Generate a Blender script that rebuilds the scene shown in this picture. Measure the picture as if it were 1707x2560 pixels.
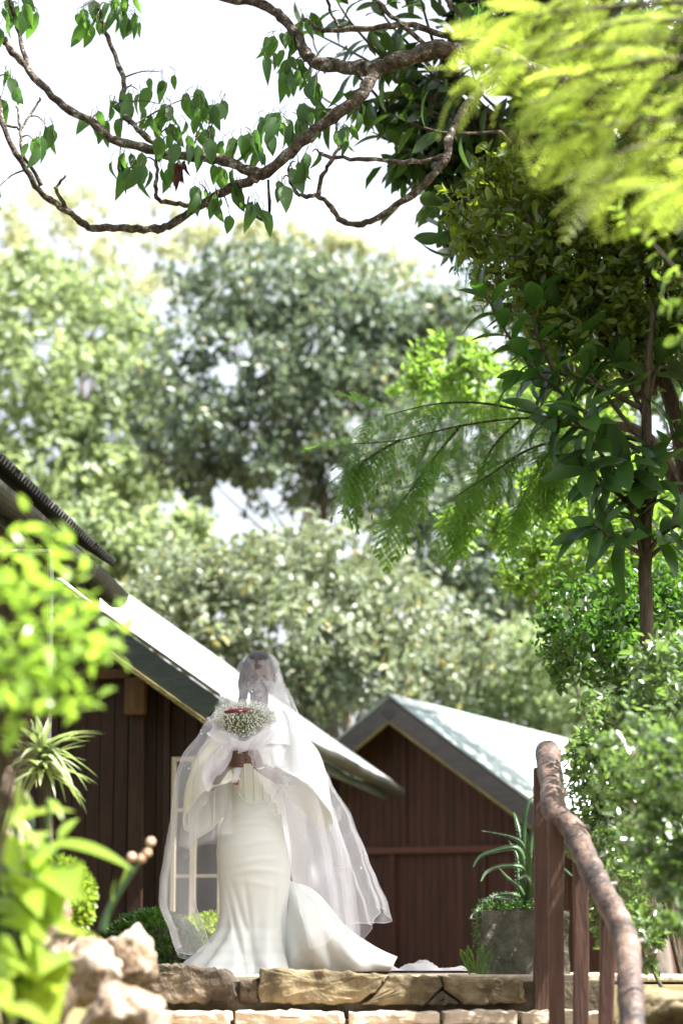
import bpy, bmesh, math, random
import numpy as np
from mathutils import Vector, Matrix, noise
R = math.radians
random.seed(7); rng = np.random.default_rng(11)
sc = bpy.context.scene
for o in list(bpy.data.objects): bpy.data.objects.remove(o)
COL = sc.collection

# ------------------------------------------------------------------ camera, sky, sun, exposure
FPX = 6044.0; HOR = 2395.0; EYE = 0.07          # focal length in photo pixels, horizon row, eye height above the landing
PITCH = math.atan((HOR - 1280.0) / FPX)
cam = bpy.data.cameras.new('camera'); camo = bpy.data.objects.new('camera', cam); COL.objects.link(camo)
cam.sensor_fit = 'VERTICAL'; cam.sensor_height = 36.0; cam.sensor_width = 24.0; cam.lens = FPX / 2560 * 36.0
cam.clip_start = 0.1; cam.clip_end = 3000
camo.location = (0, 0, EYE); camo.rotation_euler = (math.pi / 2 + PITCH, 0, 0)
cam.dof.use_dof = True; cam.dof.focus_distance = 12.85; cam.dof.aperture_fstop = 1.9; cam.dof.aperture_blades = 9
sc.camera = camo

SUN_AZ = R(103); SUN_EL = R(58)                   # sun high, to the right of the picture
S = Vector((math.sin(SUN_AZ) * math.cos(SUN_EL), math.cos(SUN_AZ) * math.cos(SUN_EL), math.sin(SUN_EL)))
world = bpy.data.worlds.new('World'); sc.world = world; world.use_nodes = True
wn = world.node_tree; bg = wn.nodes['Background']
sky = wn.nodes.new('ShaderNodeTexSky'); sky.sky_type = 'NISHITA'; sky.sun_disc = False
sky.sun_elevation = SUN_EL; sky.sun_rotation = SUN_AZ; sky.air_density = 1.0; sky.dust_density = 6.0; sky.ozone_density = 1.0
hs = wn.nodes.new('ShaderNodeHueSaturation'); hs.inputs['Saturation'].default_value = 0.42; hs.inputs['Value'].default_value = 1.35   # blue drained and sky brightened towards white
wn.links.new(sky.outputs[0], hs.inputs['Color']); wn.links.new(hs.outputs[0], bg.inputs[0]); bg.inputs[1].default_value = 0.075
sl = bpy.data.lights.new('sun', 'SUN'); sl.energy = 5.0; sl.angle = R(0.53); sl.color = (1.0, 0.975, 0.93)
so = bpy.data.objects.new('sun', sl); COL.objects.link(so); so.rotation_euler = S.to_track_quat('Z', 'Y').to_euler(); so.location = (6, 8, 20)
sc.view_settings.view_transform = 'Standard'; sc.view_settings.look = 'None'; sc.view_settings.gamma = 1
sc.view_settings.exposure = 2.22
sc.render.engine = 'CYCLES'
cy = sc.cycles
cy.max_bounces = 7; cy.diffuse_bounces = 3; cy.glossy_bounces = 3; cy.transmission_bounces = 6; cy.transparent_max_bounces = 32
cy.use_denoising = True; cy.sample_clamp_indirect = 8.0; cy.caustics_reflective = False; cy.caustics_refractive = False

def W(px, py, Y):
    """world point at depth Y that the photograph shows at pixel (px, py)"""
    a = (px - 853.5) / FPX; b = -(py - 1280.0) / FPX
    dy = math.cos(PITCH) - b * math.sin(PITCH); dz = math.sin(PITCH) + b * math.cos(PITCH)
    return Vector((a / dy * Y, Y, EYE + dz / dy * Y))

# ------------------------------------------------------------------ object helpers
def tag(o, label=None, cat=None, group=None, kind=None):
    if label: o['label'] = label
    if cat: o['category'] = cat
    if group: o['group'] = group
    if kind: o['kind'] = kind
    return o
def thing(name, label, cat, loc, group=None):
    o = bpy.data.objects.new(name, None); COL.objects.link(o); o.location = loc; o.empty_display_size = 0.1
    return tag(o, label, cat, group)
def under(o, parent):
    if parent is not None:
        o.parent = parent
        o.matrix_parent_inverse = Matrix.Translation(-Vector(parent.location)) if parent.type == 'EMPTY' else Matrix()
def link_mesh(name, me, m, parent=None):
    if m is not None and not me.materials: me.materials.append(m)
    o = bpy.data.objects.new(name, me); COL.objects.link(o); under(o, parent); return o
class MB:
    def __init__(s): s.v = []; s.f = []
    def add(s, v, f):
        n = len(s.v); s.v += [tuple(p) for p in v]; s.f += [tuple(i + n for i in q) for q in f]; return s
    def box(s, lo, hi, M=None):
        v = [Vector((x, y, z)) for z in (lo[2], hi[2]) for y in (lo[1], hi[1]) for x in (lo[0], hi[0])]
        if M is not None: v = [M @ p for p in v]
        return s.add(v, [(0, 2, 3, 1), (4, 5, 7, 6), (0, 1, 5, 4), (2, 6, 7, 3), (0, 4, 6, 2), (1, 3, 7, 5)])
    def tube(s, pts, rad, n=8, cap=True, jit=0.0):
        pts = [Vector(p) for p in pts]
        if not hasattr(rad, '__len__'): rad = [rad] * len(pts)
        v = []; side = None
        for i, p in enumerate(pts):
            t = (pts[min(i + 1, len(pts) - 1)] - pts[max(i - 1, 0)]).normalized()
            if side is None:
                side = t.cross(Vector((0, 0, 1)));
                if side.length < 0.05: side = t.cross(Vector((0, 1, 0)))
            side = (side - t * side.dot(t)).normalized(); b = t.cross(side)
            for k in range(n):
                a = 2 * math.pi * k / n; r = rad[i] * (1 + (random.uniform(-jit, jit) if jit else 0))
                v.append(p + (side * math.cos(a) + b * math.sin(a)) * r)
        f = [(i * n + k, i * n + (k + 1) % n, (i + 1) * n + (k + 1) % n, (i + 1) * n + k) for i in range(len(pts) - 1) for k in range(n)]
        if cap: f += [tuple(range(n - 1, -1, -1)), tuple((len(pts) - 1) * n + k for k in range(n))]
        return s.add(v, f)
    def build(s, name, m, parent=None, smooth=False, bevel=0.0):
        me = bpy.data.meshes.new(name); me.from_pydata(s.v, [], s.f); me.update()
        if smooth: me.polygons.foreach_set('use_smooth', [True] * len(me.polygons))
        o = link_mesh(name, me, m, parent)
        if bevel: b = o.modifiers.new('bevel', 'BEVEL'); b.width = bevel; b.segments = 2; b.limit_method = 'ANGLE'
        return o
def curve_pts(pts, sub=5, vals=None):
    """Catmull-Rom through the points (and radii)"""
    P = [Vector(p) for p in pts]; out = []; rv = []
    for i in range(len(P) - 1):
        p0, p1, p2, p3 = P[max(i - 1, 0)], P[i], P[i + 1], P[min(i + 2, len(P) - 1)]
        for k in range(sub):
            t = k / sub
            out.append(0.5 * ((2 * p1) + (p2 - p0) * t + (2 * p0 - 5 * p1 + 4 * p2 - p3) * t * t + (3 * p1 - p0 - 3 * p2 + p3) * t ** 3))
            if vals: rv.append(vals[i] * (1 - t) + vals[i + 1] * t)
    out.append(P[-1]);
    if vals: rv.append(vals[-1]); return out, rv
    return out
def lerp_tab(tab, x):
    if x <= tab[0][0]: return tab[0][1:]
    for a, b in zip(tab, tab[1:]):
        if x <= b[0]:
            t = (x - a[0]) / (b[0] - a[0]); t = t * t * (3 - 2 * t) * 0.5 + t * 0.5
            return tuple(p + (q - p) * t for p, q in zip(a[1:], b[1:]))
    return tab[-1][1:]

# ------------------------------------------------------------------ materials
def new_mat(name):
    m = bpy.data.materials.new(name); m.use_nodes = True; nt = m.node_tree; nt.nodes.clear()
    out = nt.nodes.new('ShaderNodeOutputMaterial'); return m, nt, out
def N(nt, t, **kw):
    n = nt.nodes.new(t)
    for k, v in kw.items(): setattr(n, k, v)
    return n
def ramp(nt, fac, stops):
    r = nt.nodes.new('ShaderNodeValToRGB'); e = r.color_ramp.elements
    while len(e) < len(stops): e.new(0.5)
    for i, (p, c) in enumerate(stops): e[i].position = p; e[i].color = (*c, 1)
    nt.links.new(fac, r.inputs[0]); return r.outputs[0]
def surf(name, stops, scale=6.0, stretch=(1, 1, 1), rough=0.7, spec=0.4, bump=0.2, bscale=None, detail=6, metallic=0, sheen=0, rand=0.0):
    """noise-coloured principled surface with bump; rand varies it from object to object"""
    m, nt, out = new_mat(name); L = nt.links.new
    tc = N(nt, 'ShaderNodeTexCoord'); mp = N(nt, 'ShaderNodeMapping'); mp.inputs['Scale'].default_value = stretch
    L(tc.outputs['Object'], mp.inputs[0])
    nz = N(nt, 'ShaderNodeTexNoise'); nz.inputs['Scale'].default_value = scale; nz.inputs['Detail'].default_value = detail; nz.inputs['Roughness'].default_value = 0.65
    oi = N(nt, 'ShaderNodeObjectInfo')
    ad = N(nt, 'ShaderNodeVectorMath', operation='ADD'); mu = N(nt, 'ShaderNodeVectorMath', operation='SCALE')
    cb = N(nt, 'ShaderNodeCombineXYZ'); L(oi.outputs['Random'], cb.inputs[0]); L(oi.outputs['Random'], cb.inputs[2]); L(cb.outputs[0], mu.inputs[0]); mu.inputs['Scale'].default_value = 37.0
    L(mp.outputs[0], ad.inputs[0]); L(mu.outputs[0], ad.inputs[1]); L(ad.outputs[0], nz.inputs['Vector'])
    col = ramp(nt, nz.outputs[0], stops)
    if rand:
        mr = N(nt, 'ShaderNodeMapRange'); mr.inputs[3].default_value = 1 - rand; mr.inputs[4].default_value = 1 + rand; L(oi.outputs['Random'], mr.inputs[0])
        hs = N(nt, 'ShaderNodeHueSaturation'); L(mr.outputs[0], hs.inputs['Value']); L(col, hs.inputs['Color']); col = hs.outputs[0]
    p = N(nt, 'ShaderNodeBsdfPrincipled'); L(col, p.inputs['Base Color']); p.inputs['Roughness'].default_value = rough
    p.inputs['Specular IOR Level'].default_value = spec; p.inputs['Metallic'].default_value = metallic
    if sheen: p.inputs['Sheen Weight'].default_value = sheen
    if bump:
        n2 = N(nt, 'ShaderNodeTexNoise'); n2.inputs['Scale'].default_value = bscale or scale * 3; n2.inputs['Detail'].default_value = 8; L(ad.outputs[0], n2.inputs['Vector'])
        bp = N(nt, 'ShaderNodeBump'); bp.inputs['Strength'].default_value = bump; bp.inputs['Distance'].default_value = 0.03; L(n2.outputs[0], bp.inputs['Height']); L(bp.outputs[0], p.inputs['Normal'])
    L(p.outputs[0], out.inputs[0]); return m
def leafmat(name, c1, c2, tr, island=True, rough=0.38, trans=0.4, spec=0.5, odd=None):
    m, nt, out = new_mat(name); L = nt.links.new
    if island: g = N(nt, 'ShaderNodeNewGeometry'); rnd = g.outputs['Random Per Island']
    else: g = N(nt, 'ShaderNodeObjectInfo'); rnd = g.outputs['Random']
    st = [(0.0, c1), (0.9 if odd else 1.0, c2)]
    if odd: st += [(0.93, odd)]
    col = ramp(nt, rnd, st)
    p = N(nt, 'ShaderNodeBsdfPrincipled'); L(col, p.inputs['Base Color']); p.inputs['Roughness'].default_value = rough; p.inputs['Specular IOR Level'].default_value = spec
    t = N(nt, 'ShaderNodeBsdfTranslucent')
    mx = N(nt, 'ShaderNodeMixRGB'); mx.blend_type = 'MULTIPLY'; mx.inputs[0].default_value = 0.5; mx.inputs[1].default_value = (*tr, 1)
    mr = N(nt, 'ShaderNodeMapRange'); mr.inputs[3].default_value = 0.5; mr.inputs[4].default_value = 1.2; L(rnd, mr.inputs[0]); L(mr.outputs[0], mx.inputs[2]); L(mx.outputs[0], t.inputs[0])
    x = N(nt, 'ShaderNodeMixShader'); x.inputs[0].default_value = trans; L(p.outputs[0], x.inputs[1]); L(t.outputs[0], x.inputs[2]); L(x.outputs[0], out.inputs[0])
    return m
def veilmat(name, fac, col=(0.9, 0.9, 0.95)):
    m, nt, out = new_mat(name); L = nt.links.new
    tc = N(nt, 'ShaderNodeTexCoord'); nz = N(nt, 'ShaderNodeTexNoise'); nz.inputs['Scale'].default_value = 5; L(tc.outputs['Object'], nz.inputs['Vector'])
    mr = N(nt, 'ShaderNodeMapRange'); mr.inputs[3].default_value = fac * 0.8; mr.inputs[4].default_value = fac * 1.2; L(nz.outputs[0], mr.inputs[0])
    tp = N(nt, 'ShaderNodeBsdfTransparent'); d = N(nt, 'ShaderNodeBsdfDiffuse'); d.inputs[0].default_value = (*col, 1)
    t = N(nt, 'ShaderNodeBsdfTranslucent'); t.inputs[0].default_value = (*col, 1)
    a = N(nt, 'ShaderNodeMixShader'); a.inputs[0].default_value = 0.5; L(d.outputs[0], a.inputs[1]); L(t.outputs[0], a.inputs[2])
    x = N(nt, 'ShaderNodeMixShader'); L(mr.outputs[0], x.inputs[0]); L(tp.outputs[0], x.inputs[1]); L(a.outputs[0], x.inputs[2]); L(x.outputs[0], out.inputs[0])
    return m
def glassmat(name):
    m, nt, out = new_mat(name); L = nt.links.new
    tp = N(nt, 'ShaderNodeBsdfTransparent'); tp.inputs[0].default_value = (0.75, 0.8, 0.8, 1)
    g = N(nt, 'ShaderNodeBsdfGlossy'); g.inputs['Roughness'].default_value = 0.03
    f = N(nt, 'ShaderNodeFresnel'); f.inputs[0].default_value = 1.7
    x = N(nt, 'ShaderNodeMixShader'); L(f.outputs[0], x.inputs[0]); L(tp.outputs[0], x.inputs[1]); L(g.outputs[0], x.inputs[2]); L(x.outputs[0], out.inputs[0]); return m

M = {}
M['wood_l'] = surf('dark_brown_planks', [(0.25, (0.014, 0.0065, 0.0032)), (0.75, (0.054, 0.024, 0.011))], 3, (9, 9, 0.7), 0.6, 0.35, 0.25, 14, rand=0.25)
M['wood_r'] = surf('red_brown_planks', [(0.25, (0.022, 0.0078, 0.0045)), (0.75, (0.078, 0.027, 0.0145))], 3, (9, 9, 0.7), 0.6, 0.35, 0.25, 14, rand=0.22)
M['batten'] = surf('brown_batten', [(0.3, (0.075, 0.028, 0.018)), (0.8, (0.12, 0.048, 0.031))], 4, (1, 6, 6), 0.6, 0.3, 0.2)
M['beam'] = surf('ochre_beam', [(0.3, (0.10, 0.055, 0.022)), (0.8, (0.19, 0.11, 0.045))], 5, (6, 6, 1), 0.65, 0.3, 0.25)
M['barge_g'] = surf('dark_green_board', [(0.3, (0.030, 0.040, 0.034)), (0.8, (0.060, 0.078, 0.062))], 5, (1, 1, 5), 0.5, 0.4, 0.2)
M['barge_r'] = surf('grey_brown_board', [(0.3, (0.035, 0.031, 0.032)), (0.8, (0.075, 0.067, 0.066))], 5, (1, 1, 5), 0.55, 0.4, 0.2)
M['trim'] = surf('mossy_trim', [(0.3, (0.10, 0.085, 0.03)), (0.8, (0.22, 0.18, 0.07))], 9, (1, 1, 1), 0.8, 0.2, 0.4)
M['roof'] = surf('weathered_zinc', [(0.3, (0.27, 0.28, 0.28)), (0.7, (0.46, 0.47, 0.47))], 2.5, (1, 1, 1), 0.45, 0.5, 0.1, metallic=0.0)
M['roof_g'] = surf('faded_green_zinc', [(0.3, (0.16, 0.24, 0.22)), (0.6, (0.36, 0.40, 0.39))], 1.6, (1, 1, 1), 0.45, 0.5, 0.1)
M['roof_d'] = surf('dark_old_zinc', [(0.3, (0.03, 0.03, 0.03)), (0.7, (0.09, 0.09, 0.088))], 3, (1, 1, 1), 0.55, 0.5, 0.2)
M['gutter'] = surf('mossy_shaded_gutter', [(0.3, (0.012, 0.013, 0.011)), (0.7, (0.045, 0.046, 0.036))], 7, (1, 1, 1), 0.6, 0.4, 0.3)  # darkened below its own tone, shade put into the colour
M['soffit'] = surf('soffit_boards', [(0.3, (0.10, 0.065, 0.03)), (0.8, (0.17, 0.115, 0.055))], 6, (1, 1, 1), 0.7, 0.3, 0.2)
M['cream'] = surf('cream_paint', [(0.3, (0.55, 0.47, 0.34)), (0.8, (0.68, 0.60, 0.45))], 8, (1, 1, 1), 0.5, 0.4, 0.1)
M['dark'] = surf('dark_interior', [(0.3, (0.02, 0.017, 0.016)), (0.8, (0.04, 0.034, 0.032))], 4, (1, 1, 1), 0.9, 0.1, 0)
M['steel'] = surf('grey_steel', [(0.3, (0.20, 0.20, 0.20)), (0.8, (0.30, 0.30, 0.30))], 8, (1, 1, 1), 0.4, 0.5, 0.1)
M['glass'] = glassmat('window_glass')
M['rail'] = surf('bark_worn_log', [(0.36, (0.014, 0.009, 0.007)), (0.5, (0.058, 0.036, 0.027)), (0.68, (0.15, 0.102, 0.076))], 6, (1, 1, 1), 0.5, 0.45, 0.5, 30)
M['post'] = surf('red_brown_post', [(0.3, (0.028, 0.012, 0.008)), (0.8, (0.095, 0.043, 0.028))], 5, (5, 5, 0.6), 0.6, 0.35, 0.25)
M['concrete'] = surf('mossy_concrete', [(0.3, (0.03, 0.032, 0.021)), (0.52, (0.088, 0.086, 0.064)), (0.75, (0.17, 0.16, 0.13))], 7, (1, 1, 1), 0.9, 0.2, 0.6, 25)
M['stone_a'] = surf('ochre_stone', [(0.30, (0.045, 0.034, 0.02)), (0.42, (0.07, 0.054, 0.03)), (0.56, (0.15, 0.118, 0.066)), (0.75, (0.235, 0.19, 0.115))], 7, (1, 1, 1), 0.85, 0.25, 0.6, 18, rand=0.15)
M['stone_d'] = surf('dark_rough_stone', [(0.34, (0.016, 0.013, 0.010)), (0.5, (0.065, 0.05, 0.034)), (0.7, (0.19, 0.15, 0.105))], 6, (1, 1, 1), 0.9, 0.2, 0.9, 20, rand=0.15)
M['stone_o'] = surf('orange_lit_stone', [(0.28, (0.30, 0.15, 0.045)), (0.5, (0.48, 0.27, 0.09)), (0.78, (0.58, 0.45, 0.28))], 4, (1, 1, 1), 0.85, 0.25, 0.5, 18, rand=0.12)  # orange light on the lower risers put into the stone colour
M['tread'] = surf('pale_worn_tread', [(0.3, (0.33, 0.25, 0.17)), (0.75, (0.55, 0.46, 0.36))], 6, (1, 1, 1), 0.85, 0.25, 0.5, 20)
M['mortar'] = surf('dark_mortar', [(0.3, (0.05, 0.042, 0.03)), (0.7, (0.13, 0.11, 0.08))], 9, (1, 1, 1), 0.95, 0.1, 0.6)
M['rock'] = surf('pale_field_rock', [(0.34, (0.055, 0.032, 0.018)), (0.46, (0.19, 0.135, 0.09)), (0.66, (0.36, 0.30, 0.245))], 11, (1, 1, 1), 0.9, 0.2, 0.8, 16, rand=0.12)
M['ground'] = surf('earth_and_grass', [(0.3, (0.05, 0.045, 0.02)), (0.5, (0.12, 0.10, 0.05)), (0.7, (0.10, 0.13, 0.04))], 1.3, (1, 1, 1), 0.95, 0.1, 0.5)
M['bark_l'] = surf('lichen_bark', [(0.34, (0.016, 0.012, 0.009)), (0.48, (0.07, 0.052, 0.038)), (0.58, (0.12, 0.098, 0.078)), (0.64, (0.32, 0.32, 0.28))], 22, (1, 1, 1), 0.85, 0.2, 0.9, 60, rand=0.1)
M['bark_b'] = surf('brown_bark', [(0.3, (0.026, 0.020, 0.014)), (0.7, (0.105, 0.083, 0.058))], 12, (3, 3, 0.6), 0.85, 0.2, 0.7, 40)
M['bark_g'] = surf('grey_bark', [(0.3, (0.07, 0.055, 0.045)), (0.7, (0.20, 0.17, 0.14))], 6, (3, 3, 0.6), 0.9, 0.2, 0.6)
M['skin'] = surf('dark_brown_skin', [(0.3, (0.062, 0.028, 0.017)), (0.7, (0.086, 0.040, 0.025))], 8, (1, 1, 1), 0.45, 0.45, 0.03)
M['hair'] = surf('black_hair', [(0.3, (0.010, 0.007, 0.006)), (0.7, (0.028, 0.018, 0.014))], 30, (4, 4, 0.6), 0.4, 0.5, 0.4, 90)
M['satin'] = surf('ivory_satin', [(0.3, (0.61, 0.63, 0.605)), (0.7, (0.66, 0.68, 0.655))], 3, (1, 1, 1), 0.42, 0.45, 0.04, 4, sheen=0.15)
M['lining'] = surf('cream_lining', [(0.3, (0.66, 0.62, 0.46)), (0.7, (0.72, 0.68, 0.52))], 3, (1, 1, 1), 0.5, 0.4, 0.03)
M['veil'] = veilmat('white_tulle', 0.25)
M['veil2'] = veilmat('white_tulle_inner', 0.24, (0.90, 0.90, 0.96))
M['wrap'] = veilmat('bouquet_tulle', 0.42, (0.86, 0.84, 0.95))
M['pleat'] = veilmat('tulle_pleat', 0.13)
M['edge'] = veilmat('tulle_edge', 0.35)
M['heap'] = veilmat('tulle_heap', 0.5)
M['floret'] = surf('white_floret', [(0.3, (0.48, 0.48, 0.42)), (0.7, (0.66, 0.66, 0.60))], 20, (1, 1, 1), 0.7, 0.2, 0)
M['stemg'] = surf('grey_green_stem', [(0.3, (0.06, 0.085, 0.045)), (0.7, (0.12, 0.15, 0.085))], 20, (1, 1, 1), 0.7, 0.2, 0)
M['red'] = surf('dark_red_ribbon', [(0.3, (0.10, 0.010, 0.022)), (0.7, (0.17, 0.016, 0.034))], 10, (1, 1, 1), 0.5, 0.4, 0.1)
M['pearl'] = surf('pearl_white', [(0.3, (0.75, 0.74, 0.72)), (0.7, (0.82, 0.81, 0.79))], 10, (1, 1, 1), 0.2, 0.6, 0)
# foliage
M['lf_hang'] = leafmat('leaf_hanging', (0.022, 0.060, 0.018), (0.055, 0.115, 0.030), (0.13, 0.30, 0.035), False, 0.4, 0.45)
M['lf_hangi'] = leafmat('leaf_hanging_mass', (0.03, 0.075, 0.02), (0.05, 0.115, 0.028), (0.10, 0.26, 0.03), True, 0.4, 0.42)
M['lf_dark'] = leafmat('leaf_dark_broad', (0.022, 0.042, 0.015), (0.042, 0.075, 0.022), (0.09, 0.19, 0.02), False, 0.34, 0.28)
M['lf_darki'] = leafmat('leaf_dark_broad_mass', (0.022, 0.042, 0.015), (0.042, 0.075, 0.022), (0.09, 0.19, 0.02), True, 0.34, 0.28)
M['lf_loq'] = leafmat('leaf_long_ribbed', (0.016, 0.040, 0.013), (0.036, 0.078, 0.020), (0.085, 0.23, 0.022), False, 0.38, 0.38)
M['lf_gloss'] = leafmat('leaf_small_glossy', (0.040, 0.075, 0.014), (0.085, 0.125, 0.022), (0.32, 0.42, 0.03), True, 0.3, 0.38)
M['lf_gloss1'] = leafmat('leaf_small_glossy_tip', (0.05, 0.09, 0.016), (0.09, 0.13, 0.022), (0.28, 0.36, 0.03), False, 0.3, 0.45)
M['lf_acn'] = leafmat('leaflet_sunlit', (0.16, 0.21, 0.04), (0.24, 0.29, 0.07), (0.62, 0.78, 0.11), False, 0.5, 0.55)  # sunlight on the near boughs put into the brighter leaflet colour
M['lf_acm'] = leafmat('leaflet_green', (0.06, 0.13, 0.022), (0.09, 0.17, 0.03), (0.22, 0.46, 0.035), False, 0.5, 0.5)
M['lf_fg'] = leafmat('leaf_yellow_green', (0.12, 0.22, 0.03), (0.21, 0.30, 0.06), (0.38, 0.60, 0.06), False, 0.28, 0.5)
M['lf_big'] = leafmat('leaf_large_fleshy', (0.15, 0.24, 0.025), (0.26, 0.33, 0.055), (0.46, 0.62, 0.06), False, 0.3, 0.45)
M['lf_strap'] = leafmat('leaf_strap_pale', (0.16, 0.22, 0.08), (0.42, 0.46, 0.28), (0.34, 0.45, 0.13), False, 0.4, 0.35)
M['lf_bush'] = leafmat('leaf_clipped_dark', (0.025, 0.065, 0.014), (0.055, 0.115, 0.022), (0.12, 0.29, 0.025), True, 0.33, 0.36, 0.6)
M['lf_bushy'] = leafmat('leaf_clipped_yellow', (0.10, 0.17, 0.018), (0.17, 0.23, 0.03), (0.40, 0.55, 0.04), True, 0.4, 0.45)
M['lf_shr'] = leafmat('leaf_shrub_mid', (0.05, 0.09, 0.035), (0.115, 0.165, 0.07), (0.20, 0.34, 0.06), True, 0.24, 0.36, 0.8)
M['lf_shr1'] = leafmat('leaf_shrub_front', (0.06, 0.12, 0.03), (0.11, 0.18, 0.05), (0.22, 0.40, 0.05), False, 0.3, 0.4)
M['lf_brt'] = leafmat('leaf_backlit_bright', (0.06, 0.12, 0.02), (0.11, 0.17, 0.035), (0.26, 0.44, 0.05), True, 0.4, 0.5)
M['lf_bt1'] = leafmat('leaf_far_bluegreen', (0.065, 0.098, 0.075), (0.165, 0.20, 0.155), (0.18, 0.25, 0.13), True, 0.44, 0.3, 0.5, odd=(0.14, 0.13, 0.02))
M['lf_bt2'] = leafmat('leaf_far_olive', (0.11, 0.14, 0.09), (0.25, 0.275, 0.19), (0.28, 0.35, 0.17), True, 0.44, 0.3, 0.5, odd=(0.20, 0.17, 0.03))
M['lf_bt3'] = leafmat('leaf_far_haze_tint', (0.12, 0.17, 0.085), (0.24, 0.295, 0.165), (0.40, 0.50, 0.20), True, 0.45, 0.4, 0.5)  # lightened leaf colour stands in for haze in the air
M['lf_aca'] = leafmat('leaf_far_flat_crown', (0.22, 0.235, 0.14), (0.32, 0.33, 0.20), (0.50, 0.53, 0.27), True, 0.5, 0.45)  # distance haze put into the pale crown colour
M['lf_aloe'] = surf('aloe_leaf', [(0.3, (0.022, 0.055, 0.018)), (0.7, (0.05, 0.11, 0.036))], 9, (1, 1, 1), 0.35, 0.5, 0.05)

# ------------------------------------------------------------------ leaf helpers
def leaf_mesh(name, width, m, droop=0.25, fold=0.25, style='ovate', seg=6, wavy=0.0):
    """one leaf, length 1 along +Y, base at the origin"""
    mb = MB(); ts = [i / seg for i in range(seg + 1)]
    def w(t):
        if style == 'ovate': return (math.sin(math.pi * min(1, t ** 0.72)) ** 0.85) * (1 - 0.12 * t)
        if style == 'long': return math.sin(math.pi * t ** 1.05) ** 0.75
        if style == 'heart': return (t ** 0.35) * (1 - t) ** 0.62 * 1.55
        if style == 'strap': return min(1, t * 8) * (1 - t ** 3) * 0.9 + 0.02
        return math.sin(math.pi * t)
    v = []; f = []
    for i, t in enumerate(ts):
        y = t * (1 - 0.15 * droop * t); z = -droop * t * t; h = max(0.0, w(t)) * width / 2
        wv = wavy * math.sin(t * 17)
        v += [(0, y, z), (h, y, z + fold * h + wv * h), (-h, y, z + fold * h - wv * h)]
    for i in range(seg):
        a = i * 3; b = a + 3
        f += [(a, a + 1, b + 1, b), (a, b, b + 2, a + 2)]
    me = bpy.data.meshes.new(name); me.from_pydata(v, [], f); me.update()
    me.polygons.foreach_set('use_smooth', [True] * len(me.polygons)); me.materials.append(m); return me
def frame(d, n):
    d = Vector(d).normalized(); n = Vector(n); x = d.cross(n)
    if x.length < 1e-3: x = d.cross(Vector((1, 0.1, 0)))
    x.normalize(); z = x.cross(d)
    return Matrix((x, d, z)).transposed().to_4x4()
def place_leaf(name, me, pos, d, n, size, parent, wide=1.0):
    o = bpy.data.objects.new(name, me); COL.objects.link(o)
    o.matrix_basis = Matrix.Translation(pos) @ frame(d, n) @ Matrix.Diagonal((size * wide, size, size, 1))
    if parent is not None:
        o.parent = parent; o.matrix_parent_inverse = Matrix.Translation(-Vector(parent.location))
    return o
def rv(s=1.0): return Vector((random.uniform(-s, s), random.uniform(-s, s), random.uniform(-s, s)))
def unit(a): return a / np.maximum(np.linalg.norm(a, axis=1, keepdims=True), 1e-9)
def leaf_cloud(name, m, pos, size, parent=None, up=0.7, droop=0.3, width=0.55, outward=None, kind='stuff'):
    """many small folded leaves joined into one mesh"""
    pos = np.asarray(pos); n = len(pos)
    d = rng.normal(size=(n, 3)); d[:, 2] -= droop
    if outward is not None: d += outward
    d = unit(d); nr = rng.normal(size=(n, 3)) * (1 - up); nr[:, 2] += up
    x = unit(np.cross(d, nr)); z = np.cross(x, d)
    L = (size * rng.uniform(0.6, 1.25, n))[:, None]; wd = L * width / 2
    b = pos; r1 = pos + d * L * .33 + x * wd + z * wd * .35; r2 = pos + d * L * .72 + x * wd * .75 + z * wd * .2
    l1 = pos + d * L * .33 - x * wd + z * wd * .35; l2 = pos + d * L * .72 - x * wd * .75 + z * wd * .2; t = pos + d * L - z * L * .12
    V = np.stack([b, r1, r2, t, l2, l1], 1).reshape(-1, 3)
    F = (np.arange(n)[:, None, None] * 6 + np.array([[0, 1, 2, 3], [0, 3, 4, 5]])[None]).reshape(-1, 4)
    me = bpy.data.meshes.new(name); me.vertices.add(len(V)); me.vertices.foreach_set('co', V.astype(np.float32).ravel())
    me.loops.add(F.size); me.loops.foreach_set('vertex_index', F.astype(np.int32).ravel())
    me.polygons.add(len(F)); me.polygons.foreach_set('loop_start', np.arange(0, F.size, 4, dtype=np.int32)); me.polygons.foreach_set('loop_total', np.full(len(F), 4, dtype=np.int32))
    me.update(calc_edges=True)
    o = link_mesh(name, me, m, parent)
    if kind: o['kind'] = kind
    return o
def clumps(center, radii, nc, per, cr, shell=0.55, flat=0.8, keep=None):
    c = np.array(center); d = unit(rng.normal(size=(nc, 3))); r = shell + (1 - shell) * rng.random(nc) ** 0.6
    cc = c + d * np.array(radii) * r[:, None]
    if keep is not None: cc = np.array([p for p in cc if keep(p)])
    p = np.repeat(cc, per, 0) + rng.normal(size=(len(cc) * per, 3)) * np.array([cr, cr, cr * flat]) * np.repeat(rng.uniform(0.6, 1.2, len(cc)), per)[:, None]
    return p, cc
def blobs_px(bl, n, jit=1.0):
    """leaf positions in ellipsoids given in pixels: (cx, cy, rx, ry, depth, depth radius)"""
    out = []; wts = [b[2] * b[3] for b in bl]; tot = sum(wts)
    for b, w_ in zip(bl, wts):
        c = W(b[0], b[1], b[4]); k = b[4] / FPX; m_ = int(n * w_ / tot); nc = max(3, m_ // 28)
        p, _ = clumps(c, (b[2] * k, b[5], b[3] * k), nc, 28, min(b[2], b[3]) * k * .22 * jit, .35)
        out.append(p)
    return np.concatenate(out)
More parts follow.
